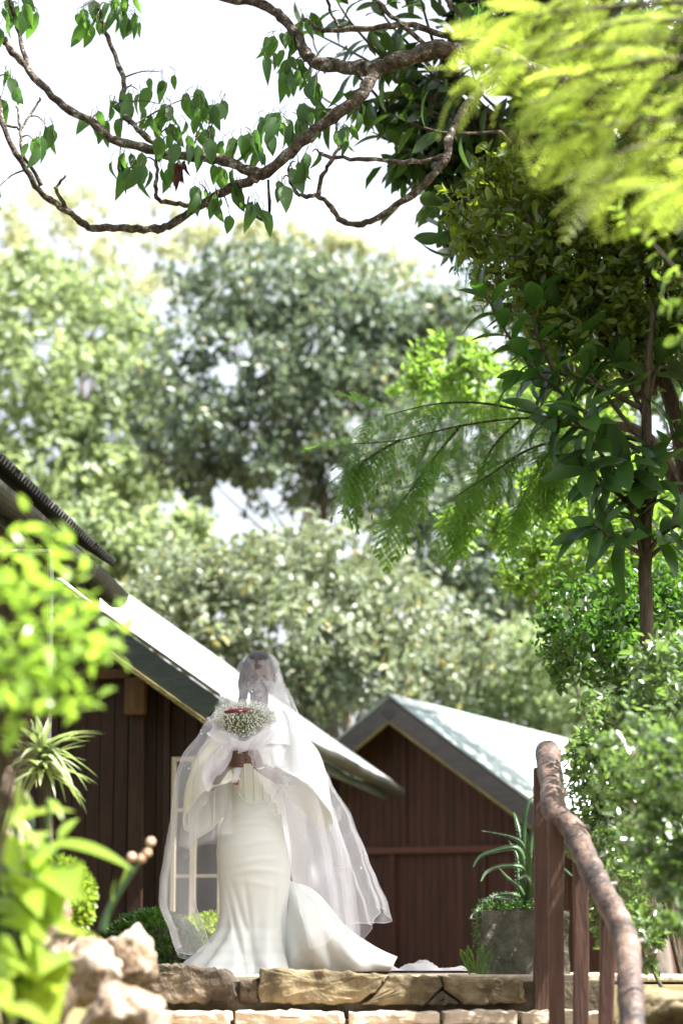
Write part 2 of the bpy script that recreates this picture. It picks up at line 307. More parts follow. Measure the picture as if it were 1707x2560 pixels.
def px_of(p):
    y = p[1]; v = Vector((p[0], p[1], p[2] - EYE)); fw = v.y * math.cos(PITCH) + v.z * math.sin(PITCH); upv = -v.y * math.sin(PITCH) + v.z * math.cos(PITCH)
    return 853.5 + v.x / fw * FPX, 1280 - upv / fw * FPX

# ------------------------------------------------------------------ ground, terrace
def ground_z(x, y):
    def sm(a, b, t):
        t = max(0, min(1, (t - a) / (b - a))); return t * t * (3 - 2 * t)
    low = -1.62
    corridor = sm(-0.95, -0.75, x) * (1 - sm(1.12, 1.3, x))
    bank_l = low + (1.58) * sm(2.5, 6.5, y); bank_r = low + (1.50) * sm(4.0, 9.5, y)
    bank = bank_l if x < 0.1 else bank_r
    inside = low + 1.3 * sm(8.3, 11.6, y) if y < 11.6 else -0.35
    z = bank * (1 - corridor) + inside * corridor
    if y > 11.5: z = z * (1 - sm(11.5, 12, y)) + (-0.06) * sm(11.5, 12, y)
    z += 0.03 * noise.noise(Vector((x * 1.3, y * 1.3, 0))) * (1 if abs(y) < 60 else 0)
    if y > 16: z -= 0.35 * sm(16, 18, y)
    return z
def axis(a): return sorted(set(round(v, 3) for v in a))
xs = axis([-900, -300, -120, -60, -30, -18] + [-12 + i * 1.0 for i in range(9)] + [-3.4 + i * 0.17 for i in range(42)] + [4 + i for i in range(10)] + [18, 30, 60, 120, 300, 900])
ys = axis([-60, -20, -8, -3, 0] + [1 + i * 0.22 for i in range(80)] + [19 + i for i in range(12)] + [34, 40, 50, 65, 90, 150, 300, 700, 1800])
g = MB(); g.v = [(x, y, ground_z(x, y)) for y in ys for x in xs]
nx = len(xs); g.f = [(j * nx + i, j * nx + i + 1, (j + 1) * nx + i + 1, (j + 1) * nx + i) for j in range(len(ys) - 1) for i in range(nx - 1)]
tag(g.build('ground', M['ground'], smooth=True), kind='structure')

# ------------------------------------------------------------------ stone steps
def stone_prism(outline, y0, y1, m, parent, name='stone', jit=0.006, sub=True):
    """irregular block: outline in x,z, from depth y0 (front) to y1, front face a little bulged and rough"""
    cx = sum(p[0] for p in outline) / len(outline); cz = sum(p[1] for p in outline) / len(outline)
    pts = []
    for i, p in enumerate(outline):
        q = outline[(i + 1) % len(outline)]; L_ = math.hypot(q[0] - p[0], q[1] - p[1]); k = max(1, int(L_ / 0.025))
        for j in range(k):
            t = j / k; pts.append((p[0] + (q[0] - p[0]) * t + random.uniform(-jit, jit), p[1] + (q[1] - p[1]) * t + random.uniform(-jit, jit)))
    mb = MB(); n = len(pts); rings = [(1.0, y1), (1.0, y0 + 0.022), (0.975, y0 + .006), (0.9, y0), (.78, y0 - .003), (.6, y0 - .004), (.4, y0 - .005), (.2, y0 - .005)]
    so_ = random.uniform(0, 99)
    for s, y in rings:
        for (x, z) in pts:
            q = Vector((cx + (x - cx) * s, y, cz + (z - cz) * s)); dn = 0 if y == y1 else noise.noise(q * 9 + Vector((so_, 0, 0))) * .018 + noise.noise(q * 28 + Vector((so_, 0, 0))) * .007
            mb.v.append((q.x, q.y + dn, q.z + (dn * .35 if s == 1.0 and y < y1 else 0)))
    mb.v.append((cx, y0 - 0.005, cz)); c = len(mb.v) - 1; K = len(rings) - 1
    for r in range(K): mb.f += [(r * n + i, r * n + (i + 1) % n, (r + 1) * n + (i + 1) % n, (r + 1) * n + i) for i in range(n)]
    mb.f += [(K * n + i, K * n + (i + 1) % n, c) for i in range(n)]
    mb.f.append(tuple(range(n - 1, -1, -1)))
    o = mb.build(name, m, parent, smooth=False)
    return o
steps = thing('stone_steps', None, None, (0.2, 11, -0.2)); steps['kind'] = 'structure'
YS = 11.1; RISE = 0.165; RUN = 0.33
core = MB()
for k in range(9):
    core.box((-0.98, YS - RUN * k + 0.05, -1.75), (1.2, YS - RUN * (k - 1) + 0.049 if k else 12.4, -RISE * k - 0.035))
core.build('mortar_bed', M['mortar'], steps)
def outl(L_, Yd): return [(W(x, y, Yd).x, W(x, y, Yd).z) for x, y in L_]
# top riser: one dark rough block, one low filler, two broad pale slabs and wedges
stone_prism(outl([(352, 2422), (410, 2408), (470, 2418), (520, 2416), (572, 2432), (592, 2470), (588, 2505), (360, 2508)], YS), YS - 0.03, YS + 0.45, M['stone_d'], steps, jit=0.012)
stone_prism(outl([(596, 2448), (642, 2446), (646, 2508), (598, 2508)], YS), YS + 0.03, YS + 0.4, M['stone_d'], steps)
stone_prism(outl([(650, 2422), (800, 2424), (968, 2438), (940, 2480), (892, 2510), (650, 2508), (644, 2470)], YS), YS - 0.02, YS + 0.5, M['stone_a'], steps)
stone_prism(outl([(975, 2438), (1098, 2442), (1106, 2468), (1058, 2512), (900, 2512), (946, 2482)], YS), YS - 0.01, YS + 0.5, M['stone_a'], steps)
stone_prism(outl([(1104, 2476), (1150, 2512), (1066, 2512)], YS), YS, YS + 0.3, M['stone_d'], steps)
stone_prism(outl([(1106, 2442), (1240, 2446), (1306, 2448), (1312, 2505), (1160, 2512), (1112, 2470)], YS), YS - 0.015, YS + 0.5, M['stone_a'], steps)
# landing slabs
lx = -0.98
for i, wd in enumerate((0.42, 0.55, 0.5, 0.6)):
    mb = MB().box((lx + 0.006, YS + 0.52, -0.05), (lx + wd - 0.006, YS + 1.28, -0.012 + 0.004 * (i % 2)))
    mb.build('paving_slab', M['tread'], steps, bevel=0.01); lx += wd + 0.012
lx = -2.2
for i in range(8):
    MB().box((lx + 0.006, YS + 1.30, -0.05), (lx + 0.60, YS + 2.6, -0.016 + 0.004 * (i % 3))).build('paving_slab', M['tread'], steps, bevel=0.01); lx += 0.612
# lower steps: pale tread stones over riser stones coloured by orange light
for k in range(1, 6):
    zt = -RISE * k; y0 = YS - RUN * k; x = -0.96; i = 0
    while x < 1.15:
        wd = random.uniform(0.28, 0.55); x1 = min(x + wd, 1.18)
        o = [(x + .008, zt - .05), (x1 - .008, zt - .05), (x1 - .012, zt + random.uniform(-.004, .004)), (x + wd * .5, zt + .006), (x + .012, zt + random.uniform(-.004, .004))]
        stone_prism(o, y0 - 0.03 + random.uniform(-.015, .015), y0 + RUN + 0.02, M['tread'], steps, 'tread_stone', 0.005)
        x = x1
    x = -0.96
    while x < 1.15:
        wd = random.uniform(0.18, 0.42); x1 = min(x + wd, 1.18)
        o = [(x + .01, zt - RISE + .005), (x1 - .012, zt - RISE + .005), (x1 - random.uniform(.008, .03), zt - .058), (x + random.uniform(.008, .03), zt - .058)]
        stone_prism(o, y0 + random.uniform(-.005, .012), y0 + 0.2, M['stone_o'], steps, 'stone', 0.005); x = x1

# ------------------------------------------------------------------ cabins
def rotz(origin, alpha):
    """local x' to the right, y' away from the camera, turned clockwise by alpha"""
    ca, sa = math.cos(alpha), math.sin(alpha)
    return Matrix(((ca, sa, 0, origin[0]), (-sa, ca, 0, origin[1]), (0, 0, 1, origin[2]), (0, 0, 0, 1)))
def roof_sheet(Mx, p0, du, dv, U, V, m, parent, pitchw=0.076, amp=0.011, lift=0.0, name='roof_sheet'):
    """corrugated sheet: waves across du, runs down along dv (local vectors); one object, real thickness"""
    du = Vector(du).normalized(); dv = Vector(dv).normalized(); n = du.cross(dv)
    if n.z < 0: n = -n
    k = max(2, int(U / pitchw * 6)); mb = MB(); th = 0.004
    for layer in (0, 1):
        for i in range(k + 1):
            u = U * i / k; h = amp * math.cos(2 * math.pi * u / pitchw) + lift - layer * th
            for v in (0, V * .5, V):
                sag = 0.004 * math.sin(u * 2.1 + v * 3)
                mb.v.append(Mx @ (Vector(p0) + du * u + dv * v + n * (h + sag)))
    A = (k + 1) * 3
    for i in range(k):
        for j in range(2):
            a = i * 3 + j; mb.f.append((a, a + 3, a + 4, a + 1)); mb.f.append((A + a, A + a + 1, A + a + 4, A + a + 3))
        mb.f.append((i * 3 + 2, i * 3 + 5, A + i * 3 + 5, A + i * 3 + 2))
        mb.f.append((i * 3, A + i * 3, A + i * 3 + 3, i * 3 + 3))
    for e in (0, k):
        for j in range(2): a = e * 3 + j; mb.f.append((a, a + 1, A + a + 1, A + a))
    return mb.build(name, m, parent, smooth=True)
def beam(Mx, p, q, w, h, m, parent, name, up=(0, 0, 1), bevel=0.004):
    """board from p to q (local), w across, h along up, hanging below the line"""
    p, q = Vector(p), Vector(q); d = (q - p).normalized(); s = d.cross(Vector(up)).normalized(); u = s.cross(d)
    mb = MB(); vs = []
    for e in (p, q):
        for a, b in ((-w / 2, 0), (w / 2, 0), (w / 2, -h), (-w / 2, -h)): vs.append(Mx @ (e + s * a + u * b))
    mb.add(vs, [(0, 1, 2, 3), (7, 6, 5, 4), (0, 4, 5, 1), (1, 5, 6, 2), (2, 6, 7, 3), (3, 7, 4, 0)])
    return mb.build(name, m, parent, bevel=bevel)
def gutter(Mx, p, q, r, m, parent, name='gutter'):
    """half-round gutter with end caps, open above"""
    p, q = Vector(p), Vector(q); d = (q - p).normalized(); s = d.cross(Vector((0, 0, 1))).normalized(); mb = MB(); n = 10; ns = 12
    for lay in (r, r - 0.006):
        for i in range(ns + 1):
            c = p + (q - p) * (i / ns) + Vector((0, 0, -0.012 * math.sin(i * 1.7)))
            for k in range(n + 1):
                a = math.pi * k / n; mb.v.append(Mx @ (c + s * math.cos(a) * lay + Vector((0, 0, -math.sin(a) * lay))))
    A = (ns + 1) * (n + 1)
    for i in range(ns):
        for k in range(n):
            a = i * (n + 1) + k; mb.f.append((a, a + 1, a + n + 2, a + n + 1)); mb.f.append((A + a, A + a + n + 1, A + a + n + 2, A + a + 1))
        for k in (0, n): a = i * (n + 1) + k; mb.f.append((a, a + n + 1, A + a + n + 1, A + a))
    for e in (0, ns): mb.f.append(tuple(e * (n + 1) + k for k in range(n + 1)))
    return mb.build(name, m, parent, smooth=False)
def plank_wall(Mx, x0, x1, zlow, ztop, y, pw, m, parent, holes=(), thick=0.022):
    x = x0; i = 0
    while x < x1 - 0.01:
        b = min(x + pw, x1); segs = [(zlow, None)]
        for (hx0, hx1, hz0, hz1) in holes:
            if b > hx0 + .01 and x < hx1 - .01: segs = [(zlow, hz0), (hz1, None)]
        for (za, zb) in segs:
            t0 = ztop(x) if zb is None else zb; t1 = ztop(b) if zb is None else zb
            yy = y + random.uniform(-.004, .004); g_ = 0.0025
            mb = MB(); v = [(x + g_, yy, za), (b - g_, yy, za), (b - g_, yy, t1), (x + g_, yy, t0), (x + g_, yy + thick, za), (b - g_, yy + thick, za), (b - g_, yy + thick, t1), (x + g_, yy + thick, t0)]
            mb.add([Mx @ Vector(p) for p in v], [(0, 1, 2, 3), (5, 4, 7, 6), (0, 3, 7, 4), (1, 5, 6, 2), (3, 2, 6, 7), (0, 4, 5, 1)])
            mb.build('plank', m, parent, bevel=0.003)
        x = b; i += 1

# --- left cabin: gable end towards us, right roof slope falling to the eave behind the person
DL = 17.0; E = W(540, 1740, DL); AL = R(9.27); TH = R(35.3); hl = E.z; LEN = 8.48; HW = 3.2; GL = -0.5
cab1 = thing('wooden_cabin', 'dark brown plank cabin with pale zinc roof, behind the veiled person', 'cabin', (E.x, E.y + 3, GL))
X1 = rotz((E.x, E.y, 0), AL); ct, st = math.cos(TH), math.sin(TH)
ridge = (-HW, 0, hl + HW * math.tan(TH))
sl_len = HW / ct
n_sh = 11; swid = LEN / n_sh
for i in range(n_sh):
    roof_sheet(X1, (-HW, i * swid, ridge[2] + 0.03), (0, 1, 0), (ct, 0, -st), swid + (0.05 if i < n_sh - 1 else 0), sl_len + random.uniform(0.02, 0.07), M['roof'], cab1, lift=0.003 * (i % 2))
    if i < 4: roof_sheet(X1, (-HW, i * swid, ridge[2] + 0.03), (0, 1, 0), (-ct, 0, -st), swid + 0.05, sl_len, M['roof'], cab1, lift=0.003 * (i % 2))
beam(X1, (0.02, 0.03, hl - 0.02), (-HW, 0.03, ridge[2] - 0.005), 0.035, 0.2, M['barge_g'], cab1, 'barge_board')
beam(X1, (0.0, 0.0, hl - 0.215), (-HW, 0.0, ridge[2] - 0.20), 0.03, 0.035, M['trim'], cab1, 'barge_trim')
beam(X1, (-0.03, 0.06, hl - 0.03), (-0.03, LEN, hl - 0.03), 0.03, 0.16, M['barge_g'], cab1, 'fascia_board')
gutter(X1, (0.09, 0.35, hl - 0.05), (0.09, LEN + 0.12, hl - 0.065), 0.075, M['gutter'], cab1)
for i in range(12):   # soffit boards under the gable overhang
    a = i * sl_len / 12; b = (i + 1) * sl_len / 12 - 0.006
    mb = MB(); off = 0.055
    v = [(-q * ct - 0.03, yy, hl + q * st - off - dz) for dz in (0, 0.018) for yy in (0.06, 0.5) for q in (a, b)]
    mb.add([X1 @ Vector(p) for p in v], [(0, 1, 3, 2), (4, 6, 7, 5), (0, 4, 5, 1), (2, 3, 7, 6), (0, 2, 6, 4), (1, 5, 7, 3)]); mb.build('soffit_board', M['soffit'], cab1)
def inv1(px, py, yl):   # local x' and z of a pixel on the wall plane y' = yl
    for _ in range(1):
        a = (px - 853.5) / FPX
        best = None
    lo, hi = 10.0, 40.0
    for _ in range(50):
        mid = (lo + hi) / 2; p = X1.inverted() @ W(px, py, mid)
        if p.y < yl: lo = mid
        else: hi = mid
    return X1.inverted() @ W(px, py, (lo + hi) / 2)
WY = 0.5
wa = inv1(432, 1893, WY); wb = inv1(556, 2375, WY)
win = (wa.x, wb.x, wb.z, wa.z)
wr = wb.x + 0.12
plank_wall(X1, -2 * HW + 0.5, wr, GL, lambda x: hl - x * math.tan(TH) - 0.09 if x > -HW else hl + (2 * HW + x) * math.tan(TH) - 0.09, WY, 0.105, M['wood_l'], cab1, [win])
pc = inv1(350, 1700, WY); MB().box((pc.x - 0.055, WY - 0.07, GL), (pc.x + 0.055, WY - 0.005, hl + abs(pc.x) * 0.708 - 0.10), X1).build('corner_post', M['wood_l'], cab1, bevel=0.006)
bl = inv1(225, 1690, WY); MB().box((bl.x, WY - 0.12, bl.z - 0.03), (pc.x - 0.057, WY - 0.006, bl.z + 0.035), X1).build('tie_beam', M['beam'], cab1, bevel=0.005)
MB().box((pc.x - 0.075, WY - 0.16, bl.z - 0.30), (pc.x + 0.075, WY - 0.072, bl.z - 0.032), X1).build('beam_bracket', M['beam'], cab1, bevel=0.006)
p2 = inv1(418, 1950, WY); MB().box((p2.x - 0.02, WY - 0.05, GL), (p2.x + 0.025, WY - 0.004, hl - p2.x * 0.708 - 0.1), X1).build('cover_strip', M['wood_l'], cab1, bevel=0.004)
# side wall, seen at a slant behind the person
y = WY + 0.03
while y < 3.2:
    MB().box((wr - 0.03, y, GL), (wr, y + 0.10, hl - 0.02), X1).build('plank', M['wood_l'], cab1); y += 0.105
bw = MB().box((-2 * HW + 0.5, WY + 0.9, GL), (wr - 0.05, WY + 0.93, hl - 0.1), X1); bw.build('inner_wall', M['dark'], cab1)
MB().add([X1 @ Vector(p) for p in ((-2 * HW + .5, WY + .027, hl - .25), (wr - .03, WY + .027, hl - .25), (wr - .03, WY + .027, hl - wr * math.tan(TH) - .13), (-HW, WY + .027, ridge[2] - .13), (-2 * HW + .5, WY + .027, hl + .5 * math.tan(TH) - .13))], [(0, 1, 2, 3, 4)]).build('wall_backing', M['dark'], cab1)  # dark sheet added behind the planks to stop light through the gaps
MB().box((-2 * HW + .5, 3.22, GL), (wr, 3.26, hl - .02), X1).build('rear_wall', M['wood_l'], cab1)
MB().box((wr - .5, LEN - .45, GL), (wr - .41, LEN - .36, hl + .2), X1).build('veranda_post', M['wood_l'], cab1, bevel=.006)
# window
wf = thing('tmp', None, None, (0, 0, 0)); bpy.data.objects.remove(wf)
wm = MB(); x0, x1, z0, z1 = win; t = 0.035
wm.box((x0, WY - .035, z0), (x0 + t, WY + .03, z1), X1); wm.box((x1 - t, WY - .035, z0), (x1, WY + .03, z1), X1)
wm.box((x0 + t, WY - .034, z1 - t), (x1 - t, WY + .03, z1), X1); wm.box((x0 + t, WY - .034, z0), (x1 - t, WY + .03, z0 + t), X1)
wobj = wm.build('window', M['cream'], cab1, bevel=0.003)
xm = inv1(484, 2150, WY).x
MB().box((xm - .022, WY - .03, z0 + t), (xm + .022, WY + .025, z1 - t), X1).build('mullion', M['cream'], wobj)
for py in (2025, 2190):
    zz = inv1(480, py, WY).z
    for (a, b) in ((x0 + t, xm - .022), (xm + .022, x1 - t)): MB().box((a, WY - .02, zz - .012), (b, WY + .02, zz + .012), X1).build('glazing_bar', M['cream'], wobj)
zs = [z0 + t] + [inv1(480, py, WY).z for py in (2190, 2025)] + [z1 - t]
for (za, zb) in zip(zs, zs[1:]):
    for (a, b) in ((x0 + t, xm - .022), (xm + .022, x1 - t)): MB().box((a + .001, WY - .002, za + .013), (b - .001, WY + .002, zb - .013), X1).build('pane', M['glass'], wobj)

# --- right cabin
DR = 27.0; RG = W(975, 1742, DR); AR = R(23.8); TR = R(36); HR = 2.65; LR = 7.5; GR = -0.7
cab2 = thing('wooden_cabin', 'red brown plank cabin with grey gable boards, between person and railing', 'cabin', (RG.x, RG.y + 2, GR))
X2 = rotz((RG.x, RG.y, 0), AR); cr_, sr_ = math.cos(TR), math.sin(TR); tr_ = math.tan(TR); sl2 = (HR + 0.05) / cr_
for i in range(9):
    w_ = LR / 9
    for sgn in (1, -1):
        roof_sheet(X2, (0, i * w_ - 0.05, RG.z), (0, 1, 0), (sgn * cr_, 0, -sr_), w_ + 0.05, sl2 + random.uniform(0, 0.05), M['roof_g'], cab2, lift=0.003 * (i % 2))
cp = MB()
cpv = [(-.16, -.07, -.11), (0, -.07, .015), (.16, -.07, -.11), (-.16, LR, -.11), (0, LR, .015), (.16, LR, -.11)]
cp.add([X2 @ Vector((a, b, c + RG.z + 0.02)) for a, b, c in cpv], [(0, 1, 4, 3), (1, 2, 5, 4)]); co = cp.build('ridge_cap', M['roof_g'], cab2); sm_ = co.modifiers.new('solid', 'SOLIDIFY'); sm_.thickness = 0.004
for sgn in (1, -1):
    beam(X2, (0.002 * sgn, -0.02, RG.z - 0.03), (sgn * HR, -0.02, RG.z - 0.03 - HR * tr_), 0.035, 0.2, M['barge_r'], cab2, 'barge_board')
    beam(X2, (0.002 * sgn, -0.035, RG.z - 0.275), (sgn * (HR - .03), -0.035, RG.z - 0.275 - (HR - .03) * tr_), 0.05, 0.025, M['trim'], cab2, 'barge_trim')
    for i in range(10):
        a, b = i * HR / 10, (i + 1) * HR / 10 - 0.006; off = 0.06
        v = [(sgn * q, yy, RG.z - q * tr_ - off - dz) for dz in (0, .018) for yy in (0.0, .42) for q in (a, b)]
        MB().add([X2 @ Vector(p) for p in v], [(0, 1, 3, 2), (4, 6, 7, 5), (0, 4, 5, 1), (2, 3, 7, 6), (0, 2, 6, 4), (1, 5, 7, 3)]).build('soffit_board', M['soffit'], cab2)
W2 = 0.42
def loc2(px, py):
    lo, hi = 10.0, 60.0
    for _ in range(50):
        mid = (lo + hi) / 2
        if (X2.inverted() @ W(px, py, mid)).y < W2: lo = mid
        else: hi = mid
    return X2.inverted() @ W(px, py, (lo + hi) / 2)
zr = loc2(960, 2127).z; hw2 = HR - 0.3
plank_wall(X2, -hw2, hw2, zr + 0.04, lambda x: RG.z - abs(x) * tr_ - 0.085, W2, 0.095, M['wood_r'], cab2)
plank_wall(X2, -hw2, hw2, GR, lambda x: zr - 0.04, W2, 0.095, M['wood_r'], cab2)
MB().box((-hw2, W2 - 0.06, zr - 0.038), (hw2, W2 + 0.02, zr + 0.038), X2).build('wall_rail', M['batten'], cab2, bevel=0.004)
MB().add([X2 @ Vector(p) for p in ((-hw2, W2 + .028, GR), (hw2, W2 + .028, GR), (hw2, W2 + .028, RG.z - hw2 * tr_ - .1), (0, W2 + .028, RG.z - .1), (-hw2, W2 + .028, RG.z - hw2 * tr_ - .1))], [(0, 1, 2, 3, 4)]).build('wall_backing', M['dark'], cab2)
for px in (984, 1212):
    bx_ = loc2(px, 2300).x; MB().box((bx_ - .03, W2 - 0.045, GR), (bx_ + .03, W2 - 0.006, zr - 0.04), X2).build('batten', M['wood_r'], cab2, bevel=0.004)
bx_ = loc2(1012, 2000).x; MB().box((bx_ - .025, W2 - 0.03, zr + 0.04), (bx_ + .025, W2 - 0.006, RG.z - abs(bx_) * tr_ - 0.12), X2).build('batten', M['wood_r'], cab2, bevel=0.004)
for sx in (-1, 1): MB().box((sx * hw2 - .03, W2 + 0.03, GR), (sx * hw2 + .03, LR - 0.3, RG.z - hw2 * tr_ - .05), X2).build('side_wall', M['wood_r'], cab2)
wl = loc2(862, 2035); ln = MB().box((wl.x - .045, W2 - .1, wl.z - .08), (wl.x + .045, W2 - .01, wl.z + .08), X2)
ln.build('wall_lamp', M['pearl'], cab2, bevel=0.02)

# --- near left cabin: eave and gutter running away from us, dark underside, an open casement
G3 = W(290, 1490, 16.0); A3 = R(4.6); X3 = rotz((G3.x, G3.y, 0), A3); z3 = G3.z
cab3 = thing('wooden_cabin', 'dark cabin corner at left edge, corrugated eave with long grey gutter', 'cabin', (G3.x - 1, G3.y - 2, -0.4))
c3, s3 = math.cos(R(33)), math.sin(R(33))
for i in range(8):
    roof_sheet(X3, (-2.4 * c3 - 0.005, -6.4 + i * 0.8, z3 + 0.205 + 2.4 * s3), (0, 1, 0), (c3, 0, -s3), 0.85 if i < 7 else 0.72, 2.4 + random.uniform(0, .05), M['roof_d'], cab3, amp=0.022, lift=0.004 * (i % 2))
beam(X3, (-0.11, -6.4, z3 + 0.19), (-0.11, -0.05, z3 + 0.19), 0.03, 0.26, M['barge_g'], cab3, 'fascia_board')
gutter(X3, (0, -6.4, z3 + 0.03), (0, 0, z3 + 0.02), 0.088, M['gutter'], cab3)
y = -6.3
while y < -0.5:
    MB().box((-0.58, y, -0.4), (-0.55, y + 0.115, z3 - 0.02), X3).build('plank', M['wood_l'], cab3); y += 0.12
MB().box((-2.2, -0.55, -0.4), (-0.585, -0.5, z3 + 0.02), X3).build('end_wall', M['wood_l'], cab3)
for i in range(4): MB().box((-0.56 + i * .11, -6.4, z3 + 0.11 - i * .0), (-0.46 + i * .11, -0.1, z3 + 0.125), X3).build('soffit_board', M['soffit'], cab3)
ca_ = [W(124, 1725, 12.6), W(120, 1888, 12.6), W(-60, 1880, 12.9), W(-60, 1380, 12.9), W(128, 1380, 12.6)]
cm = MB()
for a, b in zip(ca_, ca_[1:] + ca_[:1]): cm.tube([a, b], 0.017, 4)
case = cm.build('casement', M['steel'], cab3)
pm = MB(); pm.add([ca_[4], ca_[1], ca_[2], ca_[3]], [(0, 1, 2, 3)]); pm.build('pane', M['glass'], case)

# ------------------------------------------------------------------ railing, planter
RT = 1.028
def rail_pt(px, py):
    k = (HOR - py) / FPX; d = (RT - EYE - 0.52 * 11.2) / (k - 0.52); return W(px, py, d)
rl = [(1367, 1878), (1379, 1971), (1386, 2029), (1429, 2072), (1460, 2137), (1487, 2195), (1518, 2253), (1553, 2319), (1568, 2377), (1573, 2455), (1580, 2560), (1592, 2720), (1600, 2900)]
rp = [rail_pt(*p) for p in rl]
rail = thing('stair_railing', 'red brown wooden stair railing topped by a crooked peeled log', 'railing', (1.0, 10.5, -0.2))
cpnt, crad = curve_pts(rp, 6, [.056, .055, .054, .050, .052, .050, .050, .049, .051, .048, .048, .047, .047])
lg = MB().tube(cpnt, [r * (1 + 0.05 * math.sin(i * 1.9) + 0.035 * math.sin(i * 0.7)) for i, r in enumerate(crad)], 14, True, 0.02)
lo_ = lg.build('handrail_log', M['rail'], rail, smooth=True)
for q in (8, 19, 33, 47):
    p = cpnt[q]; MB().tube([p + Vector((-.02, 0, .0)), p + Vector((random.choice([-.068, .066]), -.01, .02))], [.026, .014], 8).build('branch_knot', M['rail'], lo_, smooth=True)
def post(px0, px1, pytop, d, zb, name='baluster', lean=0.0, dp=0.06):
    a, b = W(px0, pytop, d), W(px1, pytop, d); mb = MB(); n = 7; v = []
    for i in range(n + 1):
        t = i / n; z = a.z + (zb - a.z) * t; dx = lean * t + random.uniform(-.003, .003)
        for x, yy in ((a.x, d), (b.x, d), (b.x, d + dp), (a.x, d + dp)): v.append((x + dx + random.uniform(-.002, .002), yy, z))
    f = [(i * 4 + k, i * 4 + (k + 1) % 4, i * 4 + 4 + (k + 1) % 4, i * 4 + 4 + k) for i in range(n) for k in range(4)] + [(3, 2, 1, 0), (n * 4, n * 4 + 1, n * 4 + 2, n * 4 + 3)]
    mb.add(v, f); return mb.build(name, M['post'], rail, bevel=0.005)
post(1336, 1377, 1918, 11.12, -0.55, 'post', -0.02, 0.09)
post(1370, 1408, 2046, 10.5, -0.75, lean=-0.01); post(1434, 1470, 2125, 10.25, -0.95, lean=-0.02); post(1502, 1538, 2245, 9.84, -1.2, lean=-0.04); post(1556, 1590, 2350, 9.5, -1.4, lean=-0.05)
post(1372, 1396, 2100, 10.85, -0.6, 'post', 0, 0.05)
pa, pb = W(1206, 2276, 11.85), W(1420, 2276, 11.85)
plt_ = thing('concrete_planter', 'grey mossy concrete planter block beside the railing post', 'planter', (pa.x + .2, 12.05, 0))
bm = bmesh.new(); bmesh.ops.create_cube(bm, size=1); bmesh.ops.subdivide_edges(bm, edges=bm.edges[:], cuts=9, use_grid_fill=True)
for v in bm.verts:
    t = 0.5 + v.co.z; wdt = (pb.x - pa.x)
    v.co = Vector((pa.x + wdt * (0.5 + v.co.x) - 0.012 * (1 - t) * (1 if v.co.x < 0 else 0), 11.85 + 0.42 * (0.5 + v.co.y), -0.03 + (pa.z + 0.03) * t))
    v.co += noise.noise_vector(v.co * 9) * 0.009
me = bpy.data.meshes.new('planter_box'); bm.to_mesh(me); bm.free(); link_mesh('planter_box', me, M['concrete'], plt_)
MB().box((pa.x + .03, 11.89, pa.z - 0.03), (pb.x - .03, 12.22, pa.z + 0.012)).build('soil', M['ground'], plt_)

def fleshy(pts, r0, parent, name='leaf', spines=True):
    P, _ = curve_pts(pts, 6, [1] * len(pts)); n = len(P); mb = MB(); sp = MB()
    for i, p in enumerate(P):
        t = i / (n - 1); tg = (P[min(i + 1, n - 1)] - P[max(i - 1, 0)]).normalized(); s = tg.cross(Vector((0, -1, 0.35))).normalized(); u = s.cross(tg)
        w_ = r0 * .85 * (1 - t ** 1.25) + 0.001; th = w_ * 0.3
        for a, b in ((-1, .3), (-.5, -.55), (0, -.8), (.5, -.55), (1, .3), (0, .05)): mb.v.append(p + s * (a * w_) + u * (b * th))
        if spines and 0 < i < n - 1:
            for e in (-1, 1):
                q = p + s * (e * w_) + u * .3 * th; k = len(sp.v); sp.v += [tuple(q - tg * .006), tuple(q + tg * .006), tuple(q + s * e * (0.009 * (1 - t) + .002) + tg * .004)]; sp.f.append((k, k + 1, k + 2))
    for i in range(n - 1): mb.f += [(i * 6 + k, i * 6 + (k + 1) % 6, i * 6 + 6 + (k + 1) % 6, i * 6 + 6 + k) for k in range(6)]
    mb.f.append(tuple(range(6)))
    if spines: mb.add(sp.v, sp.f)
    return mb.build(name, M['lf_aloe'], parent, smooth=True)
ab = W(1318, 2268, 12.0)
aloe = thing('aloe_plant', 'spiny green aloe plant growing from the concrete planter', 'plant', ab)
al = [([(1308, 2250), (1305, 2150), (1305, 2112), (1274, 2091), (1203, 2077)], 11.95, .020), ([(1312, 2250), (1308, 2160), (1290, 2120), (1240, 2126), (1200, 2141), (1182, 2168)], 11.9, .021),
      ([(1315, 2250), (1312, 2190), (1300, 2167), (1250, 2166), (1216, 2180), (1202, 2203)], 11.85, .016), ([(1312, 2255), (1298, 2220), (1266, 2192), (1244, 2166)], 11.8, .015),
      ([(1310, 2262), (1290, 2238), (1236, 2238), (1197, 2270), (1172, 2298)], 11.8, .014), ([(1314, 2264), (1280, 2252), (1240, 2244), (1200, 2249)], 11.78, .016),
      ([(1316, 2255), (1311, 2160), (1309, 2070), (1320, 2010), (1334, 1990)], 12.05, .022), ([(1322, 2250), (1320, 2150), (1316, 2078)], 11.9, .028),
      ([(1326, 2255), (1345, 2150), (1352, 2080), (1345, 2040)], 12.1, .024), ([(1326, 2255), (1370, 2190), (1400, 2170), (1430, 2190)], 12.1, .022), ([(1310, 2258), (1296, 2200), (1292, 2140), (1270, 2100)], 12.15, .018), ([(1318, 2262), (1322, 2215), (1314, 2190), (1290, 2200)], 11.8, .02),
      ([(1316, 2250), (1300, 2100), (1290, 2050), (1283, 2030)], 12.15, .014), ([(1316, 2255), (1324, 2120), (1338, 2060), (1350, 2045)], 12.0, .02)]
for pts, d, r in al: fleshy([W(x, y, d + 0.02 * i * 0 + (ab.y - d) * (1 - i / (len(pts) - 1))) for i, (x, y) in enumerate(pts)], r, aloe)
